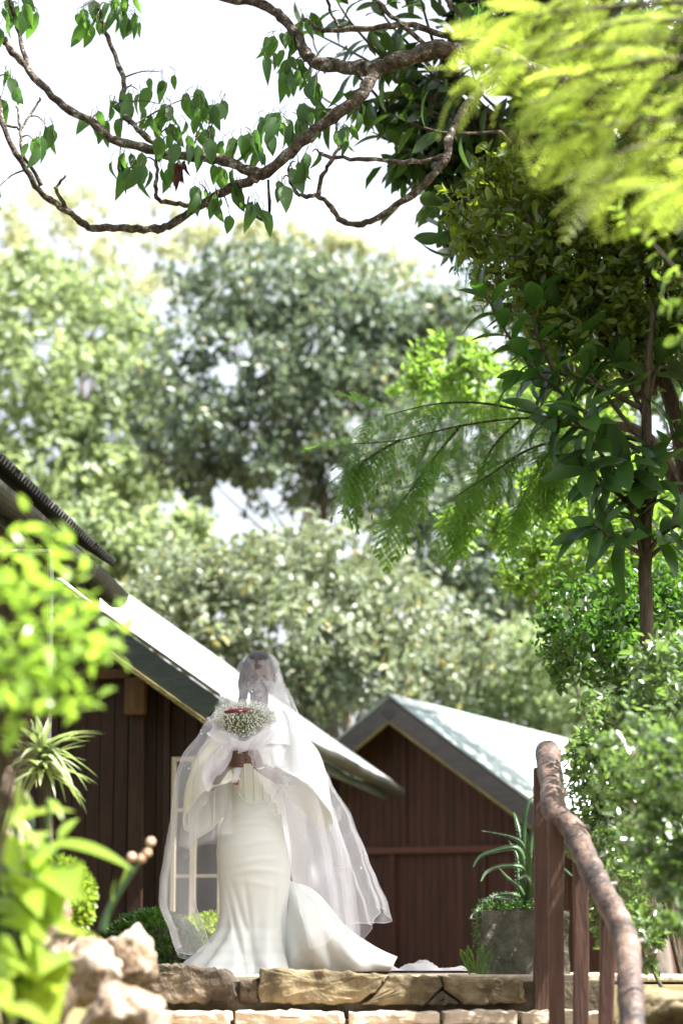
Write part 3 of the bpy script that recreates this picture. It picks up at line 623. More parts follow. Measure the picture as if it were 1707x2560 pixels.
pp = np.array([W(random.uniform(1195, 1330), random.gauss(2268, 8), random.uniform(11.85, 12.1)) for _ in range(500)])
pp2 = np.array([W(random.gauss(1200, 10), random.uniform(2270, 2380), random.uniform(11.85, 12.1)) for _ in range(260)])
gcv = leaf_cloud('creeping_plant', M['lf_bush'], np.concatenate([pp, pp2]), 0.022, None); tag(gcv, 'small leafy creeper spilling over the planter rim', 'plant', None, 'stuff')
# ------------------------------------------------------------------ fern fronds
def frond_mesh(name, m, pairs=8, leaflets=13, plen=0.40, lw=0.017, ll=0.030, droop=0.35, pin_ang=55):
    """feathery leaf of length 1 along +Y: rachis, paired pinnae, paired leaflets"""
    v = []; f = []
    def q(a, b, c, d): k = len(v); v.extend([tuple(a), tuple(b), tuple(c), tuple(d)]); f.append((k, k + 1, k + 2, k + 3))
    def rach(t): return Vector((0.03 * math.sin(t * 3), t, -droop * t * t))
    for i in range(8):
        a, b = rach(i / 8), rach((i + 1) / 8); q(a + Vector((-.006, 0, 0)), a + Vector((.006, 0, 0)), b + Vector((.005, 0, 0)), b + Vector((-.005, 0, 0)))
    for i in range(pairs):
        t = 0.12 + 0.86 * i / (pairs - 1); p = rach(t); L_ = plen * math.sin(math.pi * (0.22 + 0.72 * t)) ** 0.8
        for s in (-1, 1):
            a = R(pin_ang - 18 * t + random.uniform(-5, 5)); d = Vector((s * math.sin(a), math.cos(a), -0.15 - 0.3 * t)).normalized(); sd = d.cross(Vector((0, 0, 1))).normalized()
            tip = p + d * L_ + Vector((0, 0, -0.06 * L_)); q(p + sd * .003, p - sd * .003, tip - sd * .002, tip + sd * .002)
            for k in range(leaflets):
                u = (k + 0.6) / leaflets; c = p.lerp(tip, u); l2 = ll * (0.6 + 0.4 * math.sin(math.pi * u))
                for e in (-1, 1):
                    dd = (sd * e + d * 0.45).normalized(); nn = d * lw * 0.5
                    e1 = c + dd * l2 + Vector((0, 0, random.uniform(-.012, .006))); q(c - nn * .5, c + nn * .5, e1 + nn * .7, e1 - nn * .7)
    me = bpy.data.meshes.new(name); me.from_pydata(v, [], f); me.update(); me.materials.append(m); return me
fern = thing('fern', 'small bright fern at the foot of the concrete planter', 'plant', W(1190, 2440, 11.75))
ff = frond_mesh('fern_frond', M['lf_acm'], 14, 1, 0.16, 0.06, 0.11, 0.15, 80)
for (x, y, dx) in ((1180, 2440, -.15), (1195, 2440, .12), (1185, 2442, -.5), (1200, 2442, .4)): place_leaf('frond', ff, W(x, y, 11.75), (dx, -.2, 1), (0, -1, .2), 0.13, fern)

# ------------------------------------------------------------------ rocks
def rock(px, py, d, rx, ry, seed, label, m='rock', group='pale rocks of the left bank', rz=0):
    c = W(px, py, d); bm = bmesh.new(); bmesh.ops.create_icosphere(bm, subdivisions=4, radius=1)
    sc_ = d / FPX; S_ = Vector((rx * sc_, (rx + ry) * 0.55 * sc_, ry * sc_)); off = Vector((seed * 7.3, seed * 3.1, seed))
    for v in bm.verts:
        p = v.co.copy(); k = 1 + 0.28 * noise.noise(p * 1.1 + off) + 0.14 * noise.noise(p * 2.6 + off) + 0.10 * noise.noise(p * 5 + off) + 0.055 * noise.noise(p * 11 + off) + 0.03 * noise.noise(p * 23 + off)
        for j in range(5):   # chisel flat facets
            nd = noise.noise_vector(off + Vector((j * 9.1, 0, 0))).normalized(); e = p.normalized().dot(nd)
            if e > 0.72: k *= 0.72 / e
        v.co = Vector((p.x * S_.x, p.y * S_.y, p.z * S_.z)) * k
    me = bpy.data.meshes.new('rock'); bm.to_mesh(me); bm.free(); me.polygons.foreach_set('use_smooth', [True] * len(me.polygons))
    o = link_mesh('rock', me, M[m]); o.location = c; o.rotation_euler = (0, 0, rz); tag(o, label, 'rock', group); return o
rock(318, 2395, 8.6, 72, 85, 1, 'smooth pale rock nearest the dark step stone')
rock(215, 2425, 7.9, 95, 80, 2, 'broad pale rock left of the smooth rock')
rock(300, 2545, 7.6, 100, 80, 3, 'large sunlit pale rock lowest on the left bank')
rock(120, 2500, 7.2, 80, 85, 4, 'brown shaded rock under the big leaved plant')
rock(10, 1975, 8.8, 42, 55, 5, 'pale rock at left edge below the strap leaved plant')
rock(75, 2340, 8.4, 110, 130, 6, 'tall pale rock behind the big leaves at far left')
rock(392, 2590, 7.4, 60, 60, 7, 'small pale rock at the bottom edge by the steps')
rock(20, 2160, 9.0, 75, 120, 8, 'weathered rock in the left bank under the pale rock')
rock(1660, 2540, 9.3, 110, 75, 9, 'tan flat rock right of the log railing at bottom', 'stone_a', 'tan rocks of the right bank')

# ------------------------------------------------------------------ plants on the left
def shrub_leaves(root, me, pts, n_each, size, spread, name='leaf', updir=0.2):
    for (px, py, d) in pts:
        c = W(px, py, d)
        for _ in range(n_each):
            p = c + Vector((random.gauss(0, spread), random.gauss(0, spread * 1.3), random.gauss(0, spread)))
            dr = Vector((random.gauss(0.15, .7), random.gauss(-.1, .6), random.gauss(updir, .55)))
            place_leaf(name, me, p, dr, rv(.5) + Vector((0.1, -.1, 1)), size * random.uniform(.65, 1.2), root)
fl = leaf_mesh('shrub_leaf', 0.48, M['lf_fg'], 0.2, 0.3, 'ovate', 5)
fs = W(-120, 2380, 6.0)
fsh = thing('leafy_shrub', 'sunlit yellow green shrub in the left foreground, out of focus', 'shrub', (fs.x, fs.y, -0.25))
tips = [(15, 1360, 5.6), (70, 1345, 5.5), (140, 1370, 5.6), (20, 1430, 5.4), (85, 1420, 5.6), (150, 1440, 5.5), (205, 1470, 5.7), (40, 1500, 5.4), (110, 1500, 5.5), (180, 1530, 5.6), (250, 1540, 5.7), (20, 1570, 5.4), (90, 1580, 5.5), (160, 1590, 5.6), (225, 1600, 5.7), (290, 1590, 5.8), (30, 1640, 5.4), (100, 1650, 5.6), (170, 1660, 5.6), (60, 1710, 5.5), (120, 1720, 5.7), (20, 1770, 5.5), (175, 1720, 5.7), (10, 1700, 5.4)]
shrub_leaves(fsh, fl, [(x, y + 35, d) for x, y, d in tips], 12, 0.062, 0.033)
stm = MB()
for i, (x, y, d) in enumerate(tips): stm.tube(curve_pts([Vector((fs.x, fs.y, -.3)), W(-60 + x * .45, 1900, 5.9), W(x, y, d)], 4), [.006, .006, .005, .005, .004, .004, .003, .003, .002], 5)
stm.build('stems', M['bark_b'], fsh)
# big fleshy leaves lower left
bl_me = leaf_mesh('large_leaf', 0.31, M['lf_big'], 0.28, 0.35, 'ovate', 8)
bpnt = W(60, 2450, 7.0)
bgp = thing('broad_leaved_plant', 'sunlit plant with large fleshy green leaves in lower left corner', 'plant', (bpnt.x, 7.0, -0.2))
big = [((110, 2115, 6.6), (320, 2155, 6.5)), ((60, 2050, 6.7), (190, 2010, 6.6)), ((-20, 2060, 6.5), (90, 1995, 6.4)), ((10, 2130, 6.5), (130, 2085, 6.3)), ((-40, 2160, 6.4), (60, 2120, 6.2)),
       ((100, 2230, 6.5), (235, 2235, 6.4)), ((20, 2200, 6.4), (120, 2270, 6.1)), ((110, 2160, 6.6), (150, 2300, 6.3)), ((-30, 2260, 6.4), (70, 2300, 6.2)), ((60, 2290, 6.5), (210, 2330, 6.3)), ((150, 2330, 6.7), (275, 2335, 6.6)),
       ((-30, 2340, 6.4), (50, 2420, 6.2)), ((70, 2330, 6.4), (110, 2450, 6.2)), ((-20, 2470, 6.2), (40, 2540, 6.0)), ((20, 2520, 6.1), (130, 2560, 5.9)), ((-20, 2000, 6.6), (20, 1900, 6.6)), ((40, 2030, 6.8), (60, 1930, 6.8)), ((80, 2040, 6.9), (70, 1960, 6.9)), ((150, 2100, 6.7), (205, 2020, 6.8)), ((-10, 2100, 6.4), (40, 2180, 6.1)), ((90, 2400, 6.6), (190, 2420, 6.5)), ((-30, 2400, 6.3), (30, 2480, 6.1)), ((40, 2160, 6.4), (150, 2200, 6.2)), ((-30, 2210, 6.3), (90, 2180, 6.1)), ((0, 2300, 6.3), (120, 2340, 6.1))]
for _ in range(20):
    x, y = random.uniform(-30, 150), random.uniform(1990, 2520); dx = random.uniform(30, 80); big.append(((x, y, random.uniform(6.2, 6.9)), (x + dx, y + random.uniform(-50, 90), random.uniform(6.0, 6.6))))
bst = MB()
for (a, b) in big:
    p, q = W(*a), W(*b); L_ = (q - p).length * (1.05 if a[0] == 110 and a[1] == 2115 else .88); place_leaf('leaf', bl_me, p, (q - p) + Vector((0, 0, .18 * L_)), rv(.35) + Vector((.05, -.45, 1)), L_, bgp, random.uniform(.8, 1.15))
    bst.tube(curve_pts([Vector((bpnt.x - .05, 7.05, -0.15)), (p + Vector((bpnt.x, 7, -.1))) / 2 + rv(.02), p], 4), [.012, .012, .011, .010, .009, .008, .007, .006, .005], 6)
bst.build('stems', M['lf_aloe'], bgp, smooth=True)
twig = thing('budding_stem', 'green stem with pinkish buds rising beside the large leaf', 'plant', W(255, 2330, 7.4))
tp = [W(255, 2330, 7.4), W(275, 2270, 7.4), W(320, 2195, 7.4), (W(352, 2150, 7.4)), W(378, 2105, 7.4)]
MB().tube(curve_pts(tp, 5), [0.013 - 0.0004 * i for i in range(21)], 8).build('stem', M['lf_aloe'], twig, smooth=True)
def blob(name, c, r, m, parent, sub=2, sq=(1, 1, 1)):
    bm = bmesh.new(); bmesh.ops.create_icosphere(bm, subdivisions=sub, radius=1)
    for v in bm.verts: v.co = Vector((v.co.x * r * sq[0], v.co.y * r * sq[1], v.co.z * r * sq[2])) * (1 + .12 * noise.noise(v.co * 2 + Vector(c) * 9)) + Vector(c)
    me = bpy.data.meshes.new(name); bm.to_mesh(me); bm.free(); me.polygons.foreach_set('use_smooth', [True] * len(me.polygons)); return link_mesh(name, me, m, parent)
M['bud'] = surf('pink_bud', [(0.3, (0.45, 0.26, 0.16)), (0.7, (0.6, 0.4, 0.28))], 20, (1, 1, 1), 0.6, 0.3, 0.1)
for (x, y) in ((377, 2105), (368, 2132), (355, 2146), (330, 2143)): blob('bud', W(x, y, 7.38), 0.014, M['bud'], twig)
place_leaf('leaf', bl_me, W(318, 2155, 7.35), (-.1, -.2, -1), (1, -.4, .2), 0.085, twig, 0.6); place_leaf('leaf', bl_me, W(285, 2255, 7.35), (-.15, -.1, 1), (-1, -.6, .2), 0.075, twig, 0.6)
# strap-leaved plant
sp_me = [leaf_mesh('strap_leaf', 0.13, M['lf_strap'], dr, 0.5, 'strap', 8) for dr in (0.25, 0.6, 0.95)]
spc = W(105, 1885, 10.0)
spp = thing('strap_leaved_plant', 'fountain of pale striped strap leaves beside the grey casement', 'plant', (spc.x, 10, -0.1))
MB().tube(curve_pts([Vector((spc.x - .02, 10, -0.15)), Vector((spc.x + .03, 10.03, .4)), spc], 5), [.03] * 11, 8).build('stem', M['bark_b'], spp, smooth=True)
for i in range(84):
    a = i * 2.4; el = random.uniform(-.35, 1.3); d = Vector((math.cos(a) * math.cos(el), math.sin(a) * math.cos(el), math.sin(el)))
    place_leaf('leaf', random.choice(sp_me), spc + Vector((0, 0, random.uniform(-.09, .03))), d + Vector((.1, 0, 0)), (0, 0, 1), random.uniform(.17, .26), spp)
# clipped bushes
def bush(px, py, d, rx, ry, m, label, n, size, rd=None):
    c = W(px, py, d); k = d / FPX; r3 = np.array([rx * k, (rd or rx) * k, ry * k])
    root = thing('clipped_bush', label, 'bush', (c.x, c.y, c.z - ry * k))
    dd = unit(rng.normal(size=(n, 3))); rr = 1 + 0.05 * np.array([noise.noise(Vector(x) * 3 + Vector((px, 0, 0))) for x in dd]) - np.abs(rng.normal(size=n)) * 0.07
    leaf_cloud('foliage', m, np.array(c) + dd * r3 * rr[:, None], size, root, up=0.3, droop=-.2, outward=dd * 1.2)
    b = MB(); b.tube([Vector((c.x, c.y, c.z - ry * k - .1)), Vector((c.x, c.y, c.z))], [.05, .03], 7); b.build('stem', M['bark_b'], root)
    co = blob('inner_branches', c, 1, M['bark_b'], root, 3, (r3[0] * .82, r3[1] * .82, r3[2] * .82)); return root
bush(140, 2250, 9.6, 92, 100, M['lf_bushy'], 'round clipped yellow green bush below the cabin wall', 3800, 0.03)
bush(375, 2385, 14.6, 125, 105, M['lf_bush'], 'round clipped dark green bush left of the gown hem', 5200, 0.035)
bush(520, 2400, 15.6, 110, 110, M['lf_bushy'], 'round clipped lighter bush seen through the veil', 3000, 0.035)

# ------------------------------------------------------------------ overhanging branch tree (in focus above the person)
DB = 12.6
tb = W(1830, 2390, 13.2)
otr = thing('overhanging_tree', 'tree with lichen covered forked branches reaching over from the right', 'tree', (tb.x, tb.y, -0.1))
def dvar(x, y): return DB + 0.35 * math.sin(x * 0.004) + 0.25 * math.sin(y * 0.009 + 1)
branches = [
 ([(1830, 560), (1500, 260), (1330, 180), (1216, 135), (1090, 125), (1000, 150), (935, 172), (900, 170), (804, 161), (763, 132), (740, 86), (700, 40), (649, 11), (557, -6), (480, -30)], 34, 11),
 ([(940, 172), (916, 215), (900, 241), (832, 293), (763, 344), (718, 390), (660, 436)], 20, 17),
 ([(660, 436), (620, 425), (545, 399), (476, 390), (413, 385), (344, 365), (276, 344), (230, 304), (144, 253), (75, 178), (23, 120), (0, 86), (-60, 30)], 17, 9),
 ([(660, 436), (620, 453), (551, 482), (488, 522), (425, 563), (373, 574), (298, 568), (224, 568), (189, 540), (143, 511), (98, 476), (57, 408), (17, 339), (0, 270), (-15, 200)], 15, 7),
 ([(408, 376), (344, 321), (304, 273), (310, 207), (287, 138), (258, 63), (250, 20)], 10, 6),
 ([(72, 180), (50, 85), (25, 0), (20, -40)], 8, 5),
 ([(166, 520), (143, 482), (143, 465), (166, 439)], 7, 3),
 ([(104, 465), (57, 379), (52, 321), (43, 264)], 6, 3), ([(52, 323), (80, 280), (103, 244)], 4, 3), ([(52, 323), (20, 315), (-20, 300)], 4, 3),
 ([(488, 518), (442, 508), (402, 502), (390, 482), (393, 436), (390, 388)], 8, 5),
 ([(585, 470), (608, 511), (654, 548), (672, 540), (672, 450)], 7, 4),
 ([(1260, 150), (1228, 191), (1199, 225), (1158, 277), (1124, 341), (1115, 393), (1077, 445), (1031, 486), (962, 532), (904, 561), (852, 552), (829, 520), (795, 490), (760, 490), (735, 475), (720, 425)], 15, 5),
 ([(1115, 390), (1031, 405), (916, 399), (829, 393), (800, 385)], 8, 5), ([(795, 490), (804, 442), (832, 396), (865, 345), (872, 320)], 7, 4),
 ([(1330, 170), (1240, 110), (1124, 92), (1031, 64), (962, 66), (858, 75), (800, 72), (760, 50)], 12, 7), ([(1072, 121), (991, 52), (939, 0), (920, -30)], 8, 6), ([(1140, 95), (1147, 35), (1118, 0), (1100, -30)], 8, 5),
 ([(858, 75), (830, 40), (815, -20)], 6, 4)]
bpts = []
for i, (pts, r0, r1) in enumerate(branches):
    P = [W(x, y, dvar(x, y) + (0.3 if x > 1400 else 0)) for x, y in pts]
    n = len(P); cpn, rr = curve_pts(P, 5, [(r0 + (r1 - r0) * k / (n - 1)) * .86 * 12.6 / FPX for k in range(n)])
    rr = [r * (1 + 0.10 * math.sin(k * 1.3 + i) + random.uniform(-.07, .07)) for k, r in enumerate(rr)]
    cpn = [p + rv(0.006) for p in cpn]
    MB().tube(cpn, rr, 9, True, 0.09).build('branch', M['bark_l'], otr, smooth=True); bpts += cpn
MB().tube(curve_pts([Vector((tb.x, tb.y, -0.2)), Vector((tb.x + .1, tb.y - .1, 1.6)), Vector((tb.x + .02, tb.y - .2, 3.0)), W(1830, 560, dvar(1830, 560) + .3)], 5), [.16 - .005 * i for i in range(16)], 12, True, .06).build('trunk', M['bark_l'], otr, smooth=True)
hl_me = [leaf_mesh('hanging_leaf', w_, M['lf_hang'], dr, fo, 'ovate', 6, 0.08) for w_, dr, fo in ((0.50, 0.25, 0.35), (0.44, 0.5, 0.55), (0.56, 0.15, 0.2), (0.34, 0.4, 0.9))]
boxes = [(45, 20, 50, 35, 10), (30, 50, 30, 30, 4), (270, 20, 85, 40, 30), (320, 60, 30, 30, 6), (25, 200, 25, 50, 6), (115, 320, 25, 25, 4), (85, 360, 18, 20, 4), (240, 300, 18, 30, 4), (285, 275, 20, 40, 7), (345, 235, 35, 30, 8), (405, 190, 40, 12, 4), (400, 270, 40, 30, 9), (440, 320, 30, 25, 7), (500, 245, 40, 35, 10), (520, 290, 30, 30, 6), (562, 245, 10, 20, 2),
         (300, 405, 30, 25, 8), (355, 410, 30, 35, 9), (415, 410, 18, 20, 5), (420, 350, 30, 20, 5), (520, 345, 50, 25, 8), (600, 350, 50, 30, 11), (680, 305, 50, 25, 12), (730, 290, 40, 20, 7), (790, 285, 30, 30, 7), (850, 330, 30, 25, 6), (740, 415, 15, 20, 4), (780, 390, 30, 15, 4), (705, 460, 12, 20, 3), (500, 470, 30, 15, 5), (545, 490, 18, 15, 4), (572, 530, 6, 8, 1), (625, 500, 18, 12, 3), (645, 525, 12, 10, 2), (560, 420, 30, 15, 4), (600, 470, 15, 10, 3),
         (700, 110, 35, 40, 9), (730, 170, 40, 30, 12), (790, 200, 35, 30, 8), (760, 60, 40, 30, 6), (1200, 15, 40, 20, 10), (880, 250, 30, 30, 4), (-5, 480, 8, 12, 2)]
tw = MB()
for (cx, cy, rx, ry, n) in boxes:
    c0 = W(cx, cy - 10, dvar(cx, cy)); near = min(bpts, key=lambda q: (q - c0).length); tw.tube(curve_pts([near, (near + c0) / 2 + Vector((0, 0, .02)), c0], 4), [.006 - .0005 * i for i in range(9)], 5)
    for _ in range(n):
        x, y = cx + random.uniform(-rx, rx), cy + random.uniform(-ry, ry); p = W(x, y, dvar(x, y) + random.uniform(-.14, .14))
        d = Vector((random.gauss(0, .28), random.gauss(0, .3), -1)); a = random.uniform(0, 6.28)
        s_ = random.uniform(.08, .17); place_leaf('leaf', random.choice(hl_me), p, d, Vector((math.cos(a) * .8, -abs(math.sin(a)) - .3, .3)), s_, otr)
        hp = p + Vector((random.uniform(-.012, .012), 0, .022)); tw.tube([c0 + (hp - c0) * .55 + Vector((0, 0, .03)), hp, p], .0017, 4, False)
tw.build('twigs', M['bark_l'], otr)['kind'] = 'stuff'
leaf_cloud('added_shade_crown', M['lf_hangi'], blobs_px([(650, -1050, 1150, 230, 12.0, 2.4), (1500, -900, 700, 300, 12.2, 2.0)], 4200), .17, otr, up=.6, droop=.8, width=.5)  # unseen leaves above the frame, added to cut sky light on the person
dl_me = leaf_mesh('dry_leaf', 0.35, surf('dry_brown_leaf', [(0.3, (0.03, 0.012, 0.012)), (0.7, (0.09, 0.03, 0.022))], 12, (1, 1, 1), 0.7, 0.2, 0.2), 0.6, 1.0, 'ovate', 6, 0.3)
for k in range(6): place_leaf('leaf', dl_me, W(455 + random.uniform(-12, 12), 400 + k * 4, DB - .1), (random.uniform(-.35, .25), -.1, -1), (random.uniform(-1, 1), -1, .2), random.uniform(.08, .13), otr)

# ------------------------------------------------------------------ trees on the right
def stem_leaves(root, me, pts, n, L0, tip_only=0.35, spread=62, stemr=.012, nm='leaf', bark='bark_b', droopz=-.15, stems=None):
    P, _ = curve_pts([W(*p) for p in pts], 6, [1] * len(pts)); k = len(P)
    stems.tube(P, [stemr * (1 - .7 * i / k) for i in range(k)], 6)
    for i in range(n):
        t = tip_only + (1 - tip_only) * (i + .5) / n; f_ = t * (k - 1); j = min(int(f_), k - 2); p = P[j].lerp(P[j + 1], f_ - j); tg = (P[j + 1] - P[j]).normalized()
        a = i * 2.4 + random.uniform(-.4, .4); s1 = tg.cross(Vector((0, 1, .1))).normalized(); s2 = tg.cross(s1)
        el = R(spread * (1.15 - .55 * t) + random.uniform(-12, 12)); d = tg * math.cos(el) + (s1 * math.cos(a) + s2 * math.sin(a)) * math.sin(el) + Vector((0, 0, droopz))
        place_leaf(nm, random.choice(me), p, d, tg + rv(.3) + Vector((0, 0, .4)), L0 * random.uniform(.7, 1.15), root)
# broad dark tree behind the branch
dk = thing('broad_dark_tree', 'dense dark tree with large drooping leaves behind the lichen branch', 'tree', Vector((W(1700, 2390, 15.2).x, 15.2, -0.1)))
dk_me = [leaf_mesh('dark_leaf', w_, M['lf_dark'], dr, .3, 'long', 6) for w_, dr in ((.34, .3), (.30, .5), (.38, .2))]
stm = MB(); D = 14.8
dstems = [((1000, 200), (880, 130), (760, 70)), ((980, 170), (880, 60), (830, -20)), ((960, 260), (840, 150), (700, 170)), ((1010, 240), (880, 260), (820, 290)), ((1020, 110), (960, 40), (930, -40)), ((1090, 130), (1060, 30), (1040, -60)), ((1150, 260), (1040, 150), (960, 130)),
          ((1250, 330), (1100, 330), (960, 280)), ((1240, 360), (1100, 400), (930, 330)), ((1260, 380), (1120, 430), (1000, 420)), ((1260, 300), (1150, 250), (1080, 170)), ((1280, 300), (1200, 230), (1170, 140)), ((1280, 420), (1150, 480), (1030, 450)), ((1280, 430), (1160, 500), (1080, 510)), ((1290, 430), (1200, 520), (1110, 590)), ((1300, 430), (1210, 560), (1130, 640)), ((1300, 360), (1220, 330), (1150, 340)),
          ((1320, 300), (1270, 220), (1230, 150)), ((1330, 420), (1250, 470), (1190, 450)), ((1330, 420), (1240, 420), (1180, 400)), ((1340, 440), (1280, 560), (1210, 600)), ((1200, 300), (1080, 280), (1000, 230)), ((1230, 280), (1120, 210), (1020, 190)), ((1300, 380), (1180, 350), (1070, 370)), ((1340, 330), (1330, 220), (1310, 130)), ((1400, 330), (1400, 220), (1420, 110)), ((1420, 380), (1380, 300), (1360, 260)), ((1320, 480), (1230, 530), (1160, 560)), ((1400, 500), (1330, 560), (1290, 620))]
hub = W(1420, 480, 15.2)
for k, s3_ in enumerate(dstems):
    dd = D + random.uniform(-.6, .7); stem_leaves(dk, dk_me, [(x, y, dd + (0.3 if i == 0 else 0)) for i, (x, y) in enumerate(s3_)], 10, 0.235, .3, 70, .012, stems=stm)
    stm.tube(curve_pts([hub, (hub + W(*s3_[0], dd + .3)) / 2 + Vector((0, 0, -.05)), W(*s3_[0], dd + .3)], 4), [.03 - .002 * i for i in range(9)], 6)
stm.build('branches', M['bark_b'], dk, smooth=True)
MB().tube(curve_pts([Vector((W(1790, 2390, 15.2).x, 15.2, -.2)), W(1800, 1500, 15.2), W(1690, 800, 15.2), hub], 5), [.09 - .003 * i for i in range(16)], 10, True, .05).build('trunk', M['bark_b'], dk, smooth=True)
def cloud_px(n, x0, x1, y0, y1, d0, d1, blobs=None):
    return np.array([W(random.uniform(x0, x1), random.uniform(y0, y1), random.uniform(d0, d1)) for _ in range(n)])
# extra dark mass, then unseen leaves added beyond the frame to shade the person
leaf_cloud('crown', M['lf_darki'], blobs_px([(1330, 330, 150, 190, 15.6, .5), (1180, 380, 130, 130, 15.6, .4), (1350, 60, 260, 120, 15.4, .6), (1250, 480, 90, 90, 15.5, .3), (1060, 330, 130, 110, 15.3, .3), (1130, 520, 90, 90, 15.2, .25), (1000, 200, 110, 90, 15.4, .3), (1500, 200, 260, 250, 15.6, .7), (1450, -250, 420, 260, 15.2, .9), (1130, -220, 260, 170, 15.0, .7), (900, -260, 240, 150, 14.8, .6)], 7200), .20, dk, up=.55, droop=.7, width=.36)
leaf_cloud('added_shade_crown', M['lf_darki'], blobs_px([(2080, 60, 460, 800, 12.6, 1.2), (2350, -500, 500, 500, 12.4, 1.3), (1750, -350, 300, 250, 13.2, .9)], 3900), .21, dk, up=.6, droop=.4, width=.42)  # canopy out of view, added to block the sun on the person
# glossy small-leaved tree
gt = thing('glossy_small_leaved_tree', 'tree with small glossy leaves and upright sunlit tips at right', 'tree', Vector((W(1720, 2390, 13.6).x, 13.6, -.1)))
leaf_cloud('crown', M['lf_gloss'], blobs_px([(1300, 560, 170, 110, 13.2, .45), (1450, 640, 230, 200, 13.3, .5), (1600, 700, 220, 240, 13.4, .6), (1360, 740, 170, 130, 13.2, .4), (1500, 850, 230, 120, 13.3, .5), (1230, 440, 70, 70, 13.1, .25), (1400, 480, 160, 100, 13.3, .4), (1580, 480, 180, 130, 13.5, .5), (1750, 400, 200, 300, 13.5, .6), (1190, 640, 60, 60, 13.1, .2), (1900, 700, 250, 420, 13.0, .6)], 14500), .078, gt, up=.5, droop=0, width=.48)  # last blob, right of the frame, added to shade person and train
gl_me = [leaf_mesh('glossy_leaf', .42, M['lf_gloss1'], .2, .3, 'ovate', 5)]
stm = MB()
for s3_ in (((1290, 520), (1240, 430), (1218, 372)), ((1220, 540), (1150, 490), (1105, 475)), ((1330, 560), (1270, 470), (1255, 420)), ((1350, 540), (1340, 470), (1330, 450)), ((1180, 560), (1130, 520), (1120, 545)), ((1300, 600), (1190, 580), (1130, 560)), ((1380, 660), (1280, 640), (1200, 660)), ((1420, 560), (1390, 500), (1370, 470))):
    stem_leaves(gt, gl_me, [(x, y, 13.0) for x, y in s3_], 16, .082, .1, 55, .006, stems=stm, droopz=.1)
for s3_ in (((1610, 990), (1540, 900), (1480, 780), (1420, 640)), ((1615, 990), (1600, 850), (1560, 700), (1500, 560)), ((1625, 985), (1640, 850), (1620, 700), (1640, 520)), ((1640, 900), (1690, 780), (1720, 650), (1730, 500)), ((1480, 780), (1380, 700), (1290, 560))):
    P, rr = curve_pts([W(x, y, 13.4) for x, y in s3_], 5, [.04, .03, .02, .012][:len(s3_)]); stm.tube(P, rr, 7)
stm.tube(curve_pts([Vector((W(1760, 2390, 13.6).x, 13.6, -.2)), W(1740, 1500, 13.6), W(1700, 1100, 13.5), W(1640, 900, 13.4)], 5), [.07 - .002 * i for i in range(16)], 8)
stm.build('branches', M['bark_b'], gt, smooth=True)
# slender long-leaved tree in focus (trunk at right)
lt = thing('slender_long_leaved_tree', 'slender tree with straight brown trunk and long ribbed leaves at right', 'tree', Vector((W(1618, 2390, 12.9).x, 12.9, -.1)))
tpx = [(1622, 2420), (1618, 2000), (1612, 1760), (1616, 1600), (1612, 1420), (1614, 1280), (1618, 1130), (1612, 1000), (1622, 880), (1632, 760)]
P, rr = curve_pts([W(x, y, 12.9) for x, y in tpx], 6, [20, 20, 19, 18, 17, 16, 14, 13, 10, 6]); MB().tube([p + rv(.004) for p in P], [r * 12.9 / FPX * (1 + random.uniform(-.05, .05)) for r in rr], 10, True, .05).build('trunk', M['bark_b'], lt, smooth=True)
lq_me = [leaf_mesh('ribbed_leaf', w_, M['lf_loq'], dr, .32, 'long', 8, .04) for w_, dr in ((.36, .25), (.32, .5), (.40, .15))]
stm = MB()
lst = [((1600, 1130), (1500, 1060), (1400, 980), (1290, 870), (1205, 720), 26, 12.7), ((1600, 1020), (1480, 960), (1380, 930), (1290, 950), 16, 12.9), ((1600, 1100), (1500, 1080), (1420, 1060), (1360, 1040), 14, 12.7), ((1610, 1230), (1540, 1180), (1480, 1100), (1455, 1020), 14, 12.5), ((1610, 1290), (1550, 1240), (1500, 1200), (1470, 1170), 13, 12.6),
       ((1610, 1390), (1560, 1360), (1520, 1340), (1480, 1310), 15, 12.6), ((1615, 1390), (1650, 1340), (1700, 1310), 10, 12.7), ((1615, 1300), (1640, 1230), (1640, 1160), 12, 12.7), ((1615, 1180), (1660, 1120), (1700, 1060), 12, 12.9), ((1615, 1050), (1570, 960), (1520, 880), 14, 13.0), ((1620, 1000), (1640, 920), (1680, 860), 12, 13.0), ((1612, 1280), (1590, 1200), (1560, 1150), 12, 12.6), ((1615, 1400), (1680, 1350), (1760, 1330), 8, 12.9), ((1610, 1110), (1530, 1010), (1450, 900), (1380, 800), 16, 13.0), ((1400, 960), (1340, 830), (1330, 740), 10, 12.9), ((1610, 1420), (1590, 1330), (1570, 1260), 10, 12.8)]
for s3_ in lst:
    pts, n, d = s3_[:-2], s3_[-2], s3_[-1]; stem_leaves(lt, lq_me, [(x, y, 12.9 + (d - 12.9) * i / (len(pts) - 1)) for i, (x, y) in enumerate(pts)], n, 0.265, .3, 66, .016, stems=stm, droopz=-.28)
stm.build('branches', M['bark_b'], lt, smooth=True)
